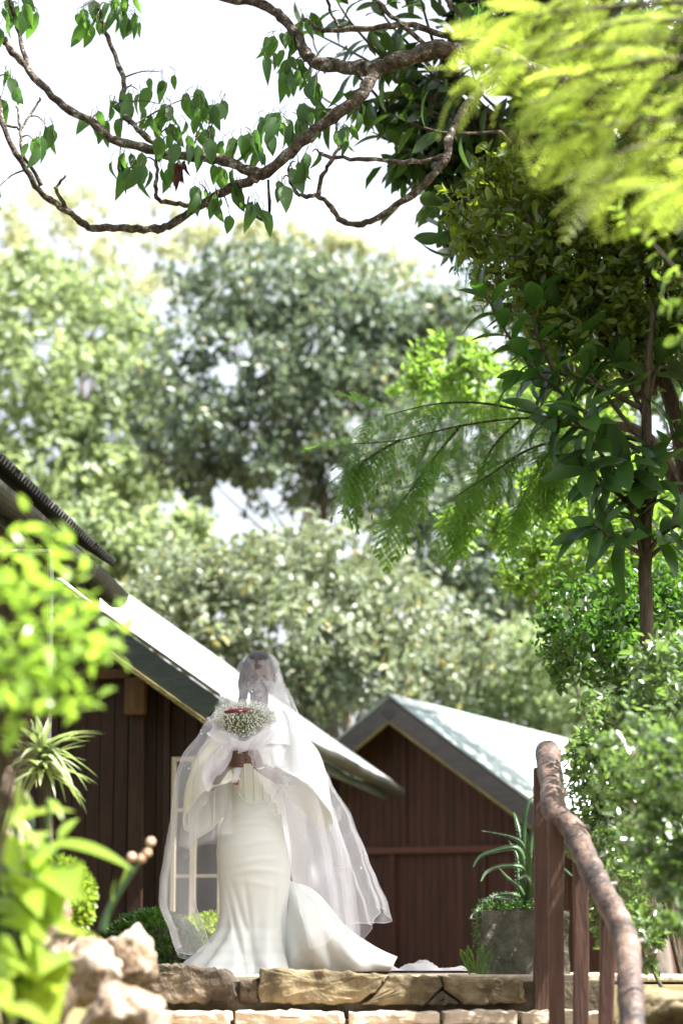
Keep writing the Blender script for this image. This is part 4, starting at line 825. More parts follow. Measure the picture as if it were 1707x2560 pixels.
# feathery trees
fr_m = [frond_mesh('feather_frond', M['lf_acm'], 8, 12, .40, .024, .036, dr) for dr in (.3, .6)]
fr_n = [frond_mesh('sunlit_frond', M['lf_acn'], 8, 13, .36, .017, .028, dr) for dr in (.3, .6)]
def feather(root, brs, frs, d, n, L0, dirbias, stems, dz):
    for pts in brs:
        P, _ = curve_pts([W(x, y, d + random.uniform(-.2, .2)) for x, y in pts], 6, [1] * len(pts)); k = len(P); stems.tube(P, [.0095 * (1 - .75 * i / k) for i in range(k)], 6)
        for i in range(n):
            t = .12 + .88 * (i + .5) / n; f_ = t * (k - 1); j = min(int(f_), k - 2); p = P[j].lerp(P[j + 1], f_ - j); tg = (P[j + 1] - P[j]).normalized(); sd = 1 if i % 2 else -1
            dr = tg * .7 + Vector(dirbias) * (1 if random.random() > .3 else -.5) + Vector((0, random.uniform(-.8, .8), sd * .25)) + rv(.3)
            place_leaf('frond', random.choice(frs), p, dr, Vector((random.uniform(-.4, .4), random.uniform(-.6, .1), 1)), L0 * random.uniform(.7, 1.2), root)
fm = thing('feathery_tree', 'drooping feathery green foliage hanging left of the slender trunk', 'tree', Vector((W(1790, 2390, 14).x, 14, -.1)))
stm = MB()
feather(fm, [((1500, 1060), (1320, 1045), (1150, 1065), (1000, 1100), (880, 1110)), ((1500, 1080), (1330, 1120), (1220, 1190), (1140, 1240)), ((1450, 1060), (1380, 1120), (1330, 1200), (1290, 1280)), ((1400, 1050), (1220, 1010), (1090, 1010), (960, 1040)), ((1150, 1065), (1080, 1150), (1030, 1220), (985, 1280)), ((1300, 1050), (1230, 1120), (1180, 1230), (1150, 1290)), ((1420, 1080), (1400, 1130), (1370, 1190)), ((1000, 1100), (930, 1140), (880, 1180))], fr_m, 13.6, 33, .26, (-.15, 0, -.55), stm, 0)
feather(fm, [((1500, 420), (1400, 330), (1320, 290)), ((1500, 470), (1380, 440), (1300, 430)), ((1300, 600), (1230, 620), (1180, 640))], fr_m, 13.6, 9, .2, (-.2, 0, -.4), stm, 0)
stm.tube(curve_pts([Vector((W(1790, 2390, 14).x, 14, -.2)), W(1770, 1500, 14), W(1640, 1120, 13.9), W(1500, 1060, 13.7)], 5), [.08 - .004 * i for i in range(16)], 8)
stm.build('branches', M['bark_b'], fm, smooth=True)
fn = thing('feathery_tree', 'blurred sunlit yellow green feathery boughs in the top right corner', 'tree', Vector((1.85, 6.6, -.6)))
stm = MB()
nb = [((1800, 0), (1500, 20), (1330, 40), (1230, 90)), ((1800, 100), (1500, 110), (1320, 150), (1180, 180)), ((1800, 200), (1600, 200), (1430, 230), (1320, 260)), ((1800, 310), (1620, 300), (1480, 320), (1380, 360)), ((1800, 400), (1660, 400), (1560, 430), (1470, 470)), ((1800, 60), (1620, 50), (1450, 70), (1300, 110)), ((1800, 150), (1650, 150), (1500, 180), (1390, 200)), ((1800, 260), (1660, 250), (1540, 280), (1450, 300)), ((1800, -60), (1600, -40), (1420, 0), (1280, 40)), ((1800, 360), (1680, 350), (1580, 370), (1500, 400)), ((1800, 470), (1720, 460), (1640, 480)), ((1800, -20), (1700, 20), (1600, 60))]
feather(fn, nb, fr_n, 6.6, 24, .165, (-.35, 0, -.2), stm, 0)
for pts in nb: stm.tube([W(*pts[0], 6.6), Vector((1.85, 6.6, W(*pts[0], 6.6).z - .25))], [.011, .016], 6)
stm.tube(curve_pts([Vector((1.85, 6.6, -.8)), Vector((1.9, 6.6, 1.0)), Vector((1.85, 6.6, 2.7))], 6), [.09 - .004 * i for i in range(13)], 8)
stm.build('branches', M['bark_b'], fn, smooth=True)
# near bright vine at the right edge
vn = thing('climbing_vine', 'bright blurred vine with round yellow green leaves at the right edge', 'vine', Vector((W(1800, 2390, 7.5).x, 7.5, -.3)))
vl = leaf_mesh('vine_leaf', .72, M['lf_fg'], .2, .25, 'heart', 5)
stm = MB()
for pts, n in ((((1830, 900), (1700, 690), (1600, 580), (1540, 520)), 14), (((1830, 560), (1720, 540), (1640, 540)), 10), (((1830, 800), (1720, 760), (1660, 770)), 12), (((1830, 700), (1740, 680), (1650, 700)), 10), (((1830, 840), (1740, 830), (1690, 850)), 8)):
    stem_leaves(vn, [vl], [(x, y, 7.5) for x, y in pts], n, .062, .15, 75, .007, stems=stm, droopz=0)
stm.tube(curve_pts([Vector((W(1800, 2390, 7.5).x, 7.5, -.5)), W(1860, 1500, 7.5), W(1830, 900, 7.5), W(1830, 560, 7.5)], 5), .012, 6)
stm.build('stems', M['bark_b'], vn)
# shrubs at right
def shrubmass(name, label, cat, blobs, n, m, size, base, group=None, up=.5, stems=10, width=.5):
    root = thing(name, label, cat, base, group); P = blobs_px(blobs, n); leaf_cloud('foliage', m, P, size, root, up=up, droop=0, width=width)
    st_ = MB()
    for i in range(stems):
        q = Vector(P[random.randrange(len(P))]); b = Vector(base) + Vector((random.uniform(-.1, .1), random.uniform(-.1, .1), -.15)); st_.tube(curve_pts([b, (b + q) / 2 + rv(.12), q], 5), [.022 - .0018 * k for k in range(11)], 6)
    st_.build('stems', M['bark_b'], root, smooth=True); return root
def base(px, d, z=-.1): return Vector((W(px, 2390, d).x, d, z))
shrubmass('leafy_shrub', 'dark green small leaved shrub behind the slender trunk', 'shrub', [(1480, 1560, 130, 110, 14.6, .5), (1600, 1640, 150, 140, 14.8, .5), (1420, 1640, 80, 70, 14.4, .4), (1690, 1500, 120, 130, 15, .5), (1560, 1480, 110, 70, 14.8, .4)], 5200, M['lf_bush'], .062, base(1700, 14.8), stems=2)
shrubmass('leafy_shrub', 'glossy leaved shrub crowding the right side of the log railing', 'shrub', [(1620, 1900, 120, 120, 8.9, .3), (1680, 2060, 120, 150, 8.5, .3), (1530, 1850, 80, 70, 11.4, .3), (1620, 2230, 110, 120, 10.5, .25), (1710, 1900, 100, 160, 8.3, .3), (1710, 2250, 80, 110, 8.4, .25), (1470, 2000, 60, 90, 11.3, .2), (1500, 2160, 60, 100, 11.2, .2), (1560, 2100, 80, 110, 10.9, .2), (1600, 2380, 80, 60, 10.6, .2)], 4200, M['lf_shr'], .052, base(1830, 9.6, -.4), stems=4)
shrubmass('leafy_shrub', 'soft green shrub rising above the log railing at right edge', 'shrub', [(1600, 1770, 120, 80, 10.8, .35), (1690, 1720, 110, 130, 10.6, .4), (1500, 1790, 70, 50, 11.2, .3), (1480, 1880, 70, 80, 11.6, .25), (1530, 1980, 90, 90, 11.6, .25), (1500, 2100, 80, 100, 11.6, .2), (1560, 2250, 90, 100, 11.4, .2)], 4600, M['lf_shr'], .055, base(1900, 10.8, -.3), stems=2)
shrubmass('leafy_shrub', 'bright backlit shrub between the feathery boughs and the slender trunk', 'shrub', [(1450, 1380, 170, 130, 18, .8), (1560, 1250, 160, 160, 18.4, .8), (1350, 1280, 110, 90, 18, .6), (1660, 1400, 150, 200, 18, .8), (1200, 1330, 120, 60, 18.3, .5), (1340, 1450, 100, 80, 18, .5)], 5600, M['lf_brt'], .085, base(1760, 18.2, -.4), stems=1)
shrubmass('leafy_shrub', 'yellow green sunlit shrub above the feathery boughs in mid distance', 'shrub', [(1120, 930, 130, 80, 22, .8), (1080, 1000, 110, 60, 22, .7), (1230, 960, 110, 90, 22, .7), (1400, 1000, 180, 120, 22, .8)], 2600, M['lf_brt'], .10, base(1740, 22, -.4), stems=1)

# ------------------------------------------------------------------ background trees
def bgtree(label, blobs, n, m, size, tpx, d, bark='bark_g', name='background_tree', trunk_r=.22, jit=1.0, up=.6, width=.6, gaps=(), limbs=9):
    b = base(tpx, d, -.45); root = thing(name, label, 'tree', b, 'trees behind the cabins')
    P = blobs_px(blobs, n, jit)
    if gaps:
        keep = []
        for p in P:
            x, y = px_of(p); ok = True
            for (gx, gy, gr) in gaps:
                if (x - gx) ** 2 + (y - gy) ** 2 < (gr * (1 + .5 * noise.noise(Vector((x * .02, y * .02, gx))))) ** 2: ok = False; break
            keep.append(ok)
        P = P[np.array(keep)]
    leaf_cloud('crown', m, P, size, root, up=up, droop=.2, width=width)
    top = Vector(P.mean(0)); t = MB(); T = curve_pts([b + Vector((0, 0, -.2)), b.lerp(top, .35) + rv(.25), b.lerp(top, .7) + rv(.2), top], 5); t.tube(T, [trunk_r * (1 - .05 * i) for i in range(len(T))], 9, True, .05)
    for bl in list(blobs) + [random.choice(blobs) for _ in range(limbs)]:
        q = W(bl[0] + random.uniform(-.7, .7) * bl[2], bl[1] + random.uniform(-.5, .7) * bl[3], bl[4]); s = T[random.randrange(6, len(T) - 2)]; t.tube(curve_pts([s, (s + q) / 2 + rv(.3), q], 4), [trunk_r * .24 * (1 - .1 * i) for i in range(9)], 6)
    t.build('trunk', M[bark], root, smooth=True); return root
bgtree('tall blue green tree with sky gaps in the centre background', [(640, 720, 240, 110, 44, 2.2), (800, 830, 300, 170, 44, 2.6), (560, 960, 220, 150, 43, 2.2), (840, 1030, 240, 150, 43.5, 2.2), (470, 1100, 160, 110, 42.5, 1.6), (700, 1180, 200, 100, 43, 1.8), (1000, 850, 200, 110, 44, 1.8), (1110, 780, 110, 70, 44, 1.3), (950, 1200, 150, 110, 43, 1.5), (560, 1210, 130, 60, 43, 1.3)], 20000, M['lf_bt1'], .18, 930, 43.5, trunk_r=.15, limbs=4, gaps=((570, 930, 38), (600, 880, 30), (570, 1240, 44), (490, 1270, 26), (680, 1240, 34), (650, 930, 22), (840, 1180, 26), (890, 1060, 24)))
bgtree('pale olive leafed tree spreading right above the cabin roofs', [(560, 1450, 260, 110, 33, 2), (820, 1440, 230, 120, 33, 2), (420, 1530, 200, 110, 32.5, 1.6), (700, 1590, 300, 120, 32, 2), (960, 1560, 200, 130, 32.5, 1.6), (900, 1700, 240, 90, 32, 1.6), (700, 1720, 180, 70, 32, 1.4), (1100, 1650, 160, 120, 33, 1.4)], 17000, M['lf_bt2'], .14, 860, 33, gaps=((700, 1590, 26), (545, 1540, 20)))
bgtree('light green haze tinted tree filling the left background', [(150, 800, 220, 130, 52, 2.5), (90, 980, 190, 150, 51, 2.5), (280, 1000, 200, 140, 52, 2.5), (180, 1180, 250, 130, 51, 2.5), (330, 1180, 130, 120, 51, 1.8), (60, 700, 130, 70, 52, 1.8), (330, 830, 110, 80, 52, 1.5), (120, 1330, 200, 110, 50, 2)], 14000, M['lf_bt3'], .23, 190, 51, gaps=((110, 870, 36), (210, 960, 34), (240, 830, 28), (280, 1090, 30), (140, 1130, 24)))
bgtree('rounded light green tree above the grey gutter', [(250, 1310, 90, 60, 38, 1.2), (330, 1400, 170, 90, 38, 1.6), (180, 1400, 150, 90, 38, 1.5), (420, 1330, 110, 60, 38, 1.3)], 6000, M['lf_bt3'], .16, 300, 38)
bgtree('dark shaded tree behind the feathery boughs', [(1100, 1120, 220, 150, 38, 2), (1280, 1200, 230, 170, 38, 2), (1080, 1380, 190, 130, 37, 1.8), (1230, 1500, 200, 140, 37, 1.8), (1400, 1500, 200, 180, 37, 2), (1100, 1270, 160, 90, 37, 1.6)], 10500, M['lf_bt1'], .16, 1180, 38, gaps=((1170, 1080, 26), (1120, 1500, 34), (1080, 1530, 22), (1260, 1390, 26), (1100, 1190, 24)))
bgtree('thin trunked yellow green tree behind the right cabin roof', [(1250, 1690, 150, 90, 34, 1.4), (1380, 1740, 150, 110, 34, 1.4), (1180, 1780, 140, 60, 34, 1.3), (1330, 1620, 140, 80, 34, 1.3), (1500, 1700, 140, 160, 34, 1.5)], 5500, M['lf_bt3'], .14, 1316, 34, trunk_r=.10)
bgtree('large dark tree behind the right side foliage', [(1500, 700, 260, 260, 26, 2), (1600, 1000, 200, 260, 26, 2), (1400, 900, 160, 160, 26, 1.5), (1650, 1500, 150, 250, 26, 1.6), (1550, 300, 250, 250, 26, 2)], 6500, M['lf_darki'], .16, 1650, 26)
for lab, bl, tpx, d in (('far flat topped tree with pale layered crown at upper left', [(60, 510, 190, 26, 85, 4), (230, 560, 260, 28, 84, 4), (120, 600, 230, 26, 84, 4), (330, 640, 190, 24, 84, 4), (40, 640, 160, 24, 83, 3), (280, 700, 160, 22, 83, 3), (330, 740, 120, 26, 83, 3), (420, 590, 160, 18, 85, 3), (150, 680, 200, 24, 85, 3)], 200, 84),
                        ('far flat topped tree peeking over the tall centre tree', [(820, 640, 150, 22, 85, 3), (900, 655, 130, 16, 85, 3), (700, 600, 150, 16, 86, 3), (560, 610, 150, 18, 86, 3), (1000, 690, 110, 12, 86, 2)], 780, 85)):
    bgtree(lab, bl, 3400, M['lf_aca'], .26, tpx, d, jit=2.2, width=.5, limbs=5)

# ------------------------------------------------------------------ the person
DP = 12.7
def B(px, py, off=0.0): return W(px, py, DP + off)
feet = Vector((W(640, 2400, DP).x, DP, 0.0))
person = thing('person', 'person in ivory satin gown and long white veil holding a bouquet', 'person', feet)
def ball(bm, c, r, sq=(1, 1, 1), rot=None, sub=3):
    Mx = Matrix.Translation(c) @ (rot.to_4x4() if rot is not None else Matrix()) @ Matrix.Diagonal((r * sq[0], r * sq[1], r * sq[2], 1))
    bmesh.ops.create_icosphere(bm, subdivisions=sub, radius=1, matrix=Mx)
def limb(bm, pts, rad, n=12):
    mb = MB().tube(curve_pts(pts, 5), curve_pts(pts, 5, list(rad))[1], n); vs = [bm.verts.new(v) for v in mb.v]
    for f in mb.f:
        try: bm.faces.new([vs[i] for i in f])
        except ValueError: pass
    ball(bm, pts[0], rad[0] * .98, sub=2); ball(bm, pts[-1], rad[-1] * .98, sub=2)
def remeshed(name, bm, m, parent, vox, smooth=6):
    bmesh.ops.recalc_face_normals(bm, faces=bm.faces[:])
    me = bpy.data.meshes.new(name); bm.to_mesh(me); bm.free(); o = link_mesh(name, me, m, parent)
    a = o.modifiers.new('r', 'REMESH'); a.mode = 'VOXEL'; a.voxel_size = vox; a.use_smooth_shade = True
    b = o.modifiers.new('s', 'SMOOTH'); b.factor = .5; b.iterations = smooth
    dg = bpy.context.evaluated_depsgraph_get(); me2 = bpy.data.meshes.new_from_object(o.evaluated_get(dg)); o.modifiers.clear(); o.data = me2; me2.name = name
    if not me2.materials: me2.materials.append(m)
    return o
bm = bmesh.new()
HC = B(648, 1694, -.02)                                   # head centre; face towards us, bowed a little
tilt = Matrix.Rotation(R(20), 3, 'X')
def hd(x, y, z): return HC + tilt @ Vector((x, y, z))
ball(bm, hd(0, .012, .028), .098, (.80, 1.0, .93)); ball(bm, hd(0, -.022, -.045), .068, (.86, .95, 1.05)); ball(bm, hd(0, -.055, -.092), .026, (1.1, .9, .8))
ball(bm, hd(0, -.098, -.018), .014, (.75, .9, 1.9)); ball(bm, hd(0, -.106, -.036), .015, (1.15, .9, .75)); ball(bm, hd(.012, -.094, -.040), .009); ball(bm, hd(-.012, -.094, -.040), .009)
ball(bm, hd(0, -.084, -.068), .016, (1.5, .8, .5)); ball(bm, hd(0, -.083, -.077), .016, (1.3, .8, .5))
for s in (-1, 1):
    ball(bm, hd(s * .031, -.072, .016), .017, (1.5, .8, .6)); ball(bm, hd(s * .045, -.062, -.03), .024, (1, .9, .9)); ball(bm, hd(s * .079, .012, -.012), .022, (.35, .8, 1.25)); ball(bm, hd(s * .031, -.070, -.004), .013, (1.3, .7, .7))
neck = B(648, 1775, .03)
limb(bm, [hd(0, .025, -.05), B(648, 1760, .02), B(648, 1795, .035)], [.052, .048, .055])
limb(bm, [B(648, 1805, .04), B(646, 1860, .03), B(643, 1930, .02), B(640, 2000, .01), B(637, 2075, .01), B(636, 2125, .01)], [.085, .115, .112, .095, .125, .13], 16)
shl, shr = B(574, 1818, .04), B(720, 1818, .04)
limb(bm, [shl, B(648, 1800, .04), shr], [.042, .066, .042])
ball(bm, B(612, 1876, -.03), .055); ball(bm, B(678, 1876, -.03), .055)
ell, elr = B(520, 1962, -.08), B(724, 1946, -.06)
wrl, wrr = B(562, 1918, -.30), B(648, 1917, -.30)
limb(bm, [shl, B(540, 1890, .0), ell], [.042, .043, .038]); limb(bm, [ell, B(540, 1944, -.2), wrl], [.038, .036, .026])
limb(bm, [shr, B(735, 1890, .0), elr], [.042, .043, .038]); limb(bm, [elr, B(690, 1940, -.2), wrr], [.038, .036, .026])
for s, hx in ((-1, 600), (1, 680)):
    limb(bm, [B(hx, 2110, .01), B(hx + s * 2, 2260, 0), B(hx - s * 5, 2300, .0), B(hx - s * 4, 2340, .02), B(hx - s * 4, 2400, .03)], [.085, .058, .052, .050, .032]); limb(bm, [B(hx - s * 4, 2402, .04), B(hx - s * 2, 2414, -.12)], [.032, .026])
grip = B(607, 1893, -.36)                                   # both hands close round the bouquet stems
def hand(wr, palm, fingers, thumb):
    limb(bm, [wr, (wr + palm) / 2, palm], [.027, .032, .034]); ball(bm, palm, .036, (1, .75, 1))
    for f, r in fingers: limb(bm, f, [r, r * .95, r * .85, r * .7][:len(f)], 8)
    limb(bm, thumb, [.0135, .0125, .010], 8)
pl_ = B(582, 1903, -.33); pr_ = B(635, 1892, -.34)
fing = lambda base_x, y0, s: [([B(base_x, y0 + k * 9.5, -.345), B(base_x + s * 14, y0 + 1 + k * 9.5, -.385), B(base_x + s * 27, y0 + 3 + k * 9, -.390), B(base_x + s * (33 - 3 * k), y0 + 5 + k * 8.5, -.372)], .0098 - .0006 * k) for k in range(4)]
hand(wrl, pl_, fing(580, 1886, 1), [B(578, 1890, -.34), B(590, 1876, -.37), B(602, 1872, -.385)])
hand(wrr, pr_, fing(640, 1876, -1), [B(640, 1876, -.34), B(632, 1862, -.365), B(622, 1858, -.38)])
body = remeshed('body', bm, M['skin'], person, .0048, 4)
# hair
bm = bmesh.new(); ball(bm, hd(0, .03, .045), .101, (.86, 1.0, .92)); ball(bm, hd(0, .085, -.02), .07, (1.0, .8, 1.0))
limb(bm, [hd(-.078, .0, .03), hd(-.092, -.01, -.03), hd(-.088, -.015, -.085), hd(-.102, -.02, -.13)], [.022, .02, .018, .012]); limb(bm, [hd(-.07, .03, 0), hd(-.082, .03, -.08), hd(-.085, .02, -.17)], [.03, .026, .014]); limb(bm, [hd(.078, .035, .03), hd(.082, .04, -.02)], [.022, .014])
hair = remeshed('hair', bm, M['hair'], person, .005, 4)
for s in (-1, 1):
    e = MB().tube(curve_pts([hd(s * .016, -.0965, .022), hd(s * .032, -.093, .027), hd(s * .05, -.08, .022)], 4), [.003, .0035, .0035, .004, .004, .004, .0035, .003, .002], 6); e.build('eyebrow', M['hair'], person, smooth=True)
    e = MB().tube(curve_pts([hd(s * .017, -.0945, .002), hd(s * .031, -.0965, -.003), hd(s * .046, -.084, .001)], 4), [.002, .0025, .003, .003, .003, .003, .003, .0025, .002], 6); e.build('eyelashes', M['hair'], person, smooth=True)
M['lip'] = surf('lip_colour', [(0.3, (0.16, 0.045, 0.04)), (0.7, (0.2, 0.06, 0.05))], 20, (1, 1, 1), 0.4, 0.5, 0)
MB().tube(curve_pts([hd(-.019, -.090, -.074), hd(0, -.098, -.073), hd(.019, -.090, -.074)], 4), [.002, .004, .006, .007, .007, .007, .006, .004, .002], 7).build('lips', M['lip'], person, smooth=True)

# gown: lofted rows (photo row, left, right, half depth)
GT = [(1848, 562, 726, .115), (1880, 556, 730, .140), (1930, 565, 716, .125), (1990, 572, 708, .112), (2030, 562, 713, .118), (2080, 547, 723, .136), (2130, 541, 729, .146), (2180, 544, 727, .145), (2230, 548, 722, .140), (2280, 550, 717, .136), (2320, 545, 716, .140), (2350, 528, 720, .16), (2380, 500, 728, .19), (2410, 470, 740, .225), (2436, 446, 752, .25)]
nu = 120; rows = []; yy = 1848.0
while yy <= 2436: rows.append(yy); yy += 4
gm = MB()
for r, y in enumerate(rows):
    L_, R_, dp = lerp_tab(GT, y); fl_ = max(0, (y - 2255) / 180)
    for k in range(nu):
        a = 2 * math.pi * k / nu; cx, hw = (L_ + R_) / 2, (R_ - L_) / 2
        w_ = 1 + .12 * fl_ * (math.sin(a * 6 + .6) + .5 * math.sin(a * 12 + 2)) * (1 if True else 0)
        # soft cross wrinkles at hip and thigh
        fr = max(0, -math.sin(a)); wr_ = 0
        for (wy, am, ph) in ((2034, .009, .3), (2050, .011, .8), (2068, .008, 1.4), (2110, .005, 0), (2158, .005, .5), (2186, .006, 1.2), (2215, .004, 2.2)): wr_ += am * math.exp(-((y - wy - 9 * math.sin(a * 2 + ph)) / 7.0) ** 2) * fr
        # two long folds falling from the left knee
        for (fx, slope, am) in ((562, .24, .022), (578, .32, .020), (612, .14, .014), (690, -.06, .012)):
            xx = cx + hw * math.cos(a); fo = fx + (y - 2200) * slope
            if y > 2180: wr_ += -am * min(1, (y - 2180) / 120) * math.exp(-((xx - fo) / 7.0) ** 2) * fr
        p = B(cx + hw * math.cos(a) * w_, y, 0); p.y = DP + 0.01 + math.sin(a) * (dp * w_ + wr_); gm.v.append(p)
for r in range(len(rows) - 1): gm.f += [(r * nu + k, (r + 1) * nu + k, (r + 1) * nu + (k + 1) % nu, r * nu + (k + 1) % nu) for k in range(nu)]
gown = gm.build('gown', M['satin'], person, smooth=True)
def gown_front(px, py, out=.004):
    L_, R_, dp = lerp_tab(GT, py); c = max(-.99, min(.99, (px - (L_ + R_) / 2) / ((R_ - L_) / 2))); p = B(px, py); p.y = DP + .01 - math.sqrt(1 - c * c) * dp - out; return p
MB().tube(curve_pts([gown_front(x, y, .001) for x, y in ((592, 1975), (606, 1998), (628, 2013), (648, 2017), (668, 2012), (688, 1996), (698, 1975))], 4), .0045, 6).build('waist_seam', M['satin'], gown, smooth=True)
for x0, x1 in ((612, 616), (636, 638), (660, 659), (682, 678)): MB().tube(curve_pts([gown_front(x0, 1890, .0005), gown_front((x0 + x1) / 2, 1950, .0005), gown_front(x1, 2004, .0005)], 4), .003, 5).build('boning_seam', M['satin'], gown, smooth=True)
# train: sheet sweeping right
top = [(706, 2192), (735, 2206), (772, 2218), (806, 2245), (835, 2282), (868, 2320), (910, 2350), (952, 2375), (993, 2393)]
bot = [(708, 2438), (728, 2438), (760, 2438), (800, 2438), (835, 2438), (870, 2438), (905, 2438), (940, 2438), (972, 2434)]
nu2, nv2 = 56, 36; tm = MB()
tA = curve_pts([Vector((x, y, 0)) for x, y in top], 7); tB = curve_pts([Vector((x, y, 0)) for x, y in bot], 7)
for i in range(nu2 + 1):
    a, b = tA[i], tB[i]; u = i / nu2
    for j in range(nv2 + 1):
        v = j / nv2; x, y = a.x + (b.x - a.x) * v, a.y + (b.y - a.y) * v
        off = .03 + .20 * u - .26 * math.sin(math.pi * v * .9) * min(1, u * 3.2) * (1 - .5 * u) + .035 * math.sin(u * 9 + v * 4.5) * (.3 + v) + .02 * math.sin(u * 21 - v * 5) * v
        off += -.06 * math.exp(-((u - .12 - .25 * v) / .07) ** 2) * math.sin(math.pi * v) + .05 * math.exp(-((u - .24 - .3 * v) / .06) ** 2) * math.sin(math.pi * v)
        p = B(x, y, off); p.z = max(p.z, 0.004); tm.v.append(p)
for i in range(nu2): tm.f += [(i * (nv2 + 1) + j, (i + 1) * (nv2 + 1) + j, (i + 1) * (nv2 + 1) + j + 1, i * (nv2 + 1) + j + 1) for j in range(nv2)]
to = tm.build('train', M['satin'], person, smooth=True); sm_ = to.modifiers.new('s', 'SOLIDIFY'); sm_.thickness = .003
# bell sleeves: ring at shoulder to a wide tilted hem ring; satin outside, cream lining inside
def sleeve(rings, name='sleeve'):
    mb = MB(); n = 64; Cs = []
    K = len(rings); sub = 8
    cen = curve_pts([r[0] for r in rings], sub); A_ = curve_pts([r[1] for r in rings], sub); B_ = curve_pts([r[2] for r in rings], sub); m_ = len(cen)
    for i in range(m_):
        t = i / (m_ - 1)
        for k in range(n):
            a = 2 * math.pi * k / n; w_ = 1 + .07 * t * t * math.sin(3 * a + 1) + .05 * t * math.sin(5 * a + 2 * t) + .03 * t * math.sin(9 * a - 3 * t)
            mb.v.append(cen[i] + (A_[i] * math.cos(a) + B_[i] * math.sin(a)) * w_)
    for i in range(m_ - 1): mb.f += [(i * n + k, i * n + (k + 1) % n, (i + 1) * n + (k + 1) % n, (i + 1) * n + k) for k in range(n)]
    o = mb.build(name, M['satin'], person, smooth=True)
    o.data.materials.append(M['lining']); s_ = o.modifiers.new('s', 'SOLIDIFY'); s_.thickness = .005; s_.offset = 0; s_.material_offset = 1
    e = MB().tube([mb.v[(m_ - 1) * n + k] for k in list(range(n)) + [0]], .004, 6, False); e.build('hem', M['satin'], o, smooth=True)
V = Vector
sleeve([(B(572, 1800, .04), V((.03, 0, .05)), V((0, .085, 0))), (B(540, 1860, .0), V((.085, 0, .03)), V((0, .095, .01))), (B(520, 1950, -.06), V((.115, 0, .05)), V((.02, .12, .0))), (B(528, 2020, -.10), V((.135, -.02, .130)), V((.050, .11, -.055)))])
sleeve([(B(722, 1798, .04), V((-.03, 0, .05)), V((0, .085, 0))), (B(752, 1860, .0), V((-.085, 0, .03)), V((0, .095, .01))), (B(764, 1940, -.06), V((-.12, 0, .04)), V((-.01, .12, .0))), (B(764, 1998, -.10), V((-.145, -.03, .145)), V((-.03, .115, -.045)))])
# bodice straps / shoulder drape
sd_ = MB(); n1, n2 = 40, 14
for i in range(n1 + 1):
    a = math.pi * (i / n1) * 2
    for j in range(n2 + 1):
        t = j / n2; hw = 64 + 42 * t ** .5; dp = .115 + .05 * t; p = B(648 + hw * math.cos(a), 1790 + 75 * t - 6 * abs(math.cos(a)) * (1 - t), 0); p.y = DP + .03 + math.sin(a) * dp; sd_.v.append(p)
for i in range(n1): sd_.f += [(i * (n2 + 1) + j, (i + 1) * (n2 + 1) + j, (i + 1) * (n2 + 1) + j + 1, i * (n2 + 1) + j + 1) for j in range(n2)]
sd_.build('shoulder_cape', M['satin'], person, smooth=True)

# veil: shells of tulle over head, bouquet and shoulders, folded, open in front below the hands
def shell(name, LT, DT, yend, opening, m, folds, seed, nu=200, nv=110, ytop=1629, amp=1.0):
    mb = MB(); idx = {}
    for j in range(nv + 1):
        for k in range(nu):
            a = 2 * math.pi * k / nu; v = (j / nv) ** 1.15; ye = yend(a); y = ytop + (ye - ytop) * v
            L_, R_ = lerp_tab(LT, y); dpf, dpb = lerp_tab(DT, y); cx, hw = (L_ + R_) / 2, (R_ - L_) / 2
            am = amp * (.02 + .12 * min(1, max(0, (y - 1650) / 420)))
            w_ = 1 + am * (math.sin(a * folds + seed + .6 * math.sin(v * 4 + a * 2)) * .55 + .35 * math.sin(a * folds * 1.7 + seed * 2 + v * 2) + .25 * math.sin(a * folds * 3.1 + seed + v * 3))
            s_ = math.sin(a); dp = dpf if s_ < 0 else dpb
            p = B(cx + hw * math.cos(a) * (1 + (w_ - 1) * .5), y, 0); p.y = DP + s_ * dp * w_; p.z = max(p.z, .006 + .004 * math.sin(a * 9)); mb.v.append(p)
    for j in range(nv):
        for k in range(nu):
            a = 2 * math.pi * (k + .5) / nu; v = ((j + .5) / nv) ** 1.15; y = ytop + (yend(a) - ytop) * v
            if opening(a, y): continue
            mb.f.append((j * nu + k, (j + 1) * nu + k, (j + 1) * nu + (k + 1) % nu, j * nu + (k + 1) % nu))
    o = mb.build(name, m, person, smooth=True)
    if name != 'veil': return o
    bm = bmesh.new(); bm.from_mesh(o.data); eg = MB()
    for e in bm.edges:
        if e.is_boundary and min(v.co.z for v in e.verts) < 1.60: eg.tube([e.verts[0].co, e.verts[1].co], .0013, 4, False)
    bm.free(); eg.build('rolled_edge', M['edge'], o)
    return o
LT1 = [(1629, 652, 656), (1633, 632, 674), (1642, 612, 688), (1660, 596, 697), (1700, 576, 708), (1760, 548, 736), (1830, 502, 765), (1900, 452, 796), (1950, 437, 822), (2050, 430, 876), (2150, 415, 914), (2200, 406, 934), (2260, 403, 958), (2340, 432, 975), (2436, 470, 985)]
DT1 = [(1629, .002, .002), (1640, .07, .07), (1660, .105, .11), (1700, .125, .125), (1760, .20, .15), (1800, .36, .19), (1860, .42, .22), (1950, .43, .26), (2100, .42, .32), (2300, .42, .42), (2436, .44, .50)]
def ye1(a):
    c, s_ = math.cos(a), math.sin(a)
    e = 2375 if c < 0 else 2375 - 95 * c ** 1.5
    if s_ > 0: e = e + (2434 - e) * min(1, s_ * 1.0) * (1 if c < .2 else .35)
    return e + 12 * math.sin(a * 9)
def op1(a, y):
    c, s_ = math.cos(a), math.sin(a)
    if s_ >= 0: return False
    t = min(1, max(0, (y - 1880) / 170)); return y > 1880 and -.22 - .45 * t < c < .01 + .23 * t
shell('veil', LT1, DT1, ye1, op1, M['veil'], 9, 1.3)
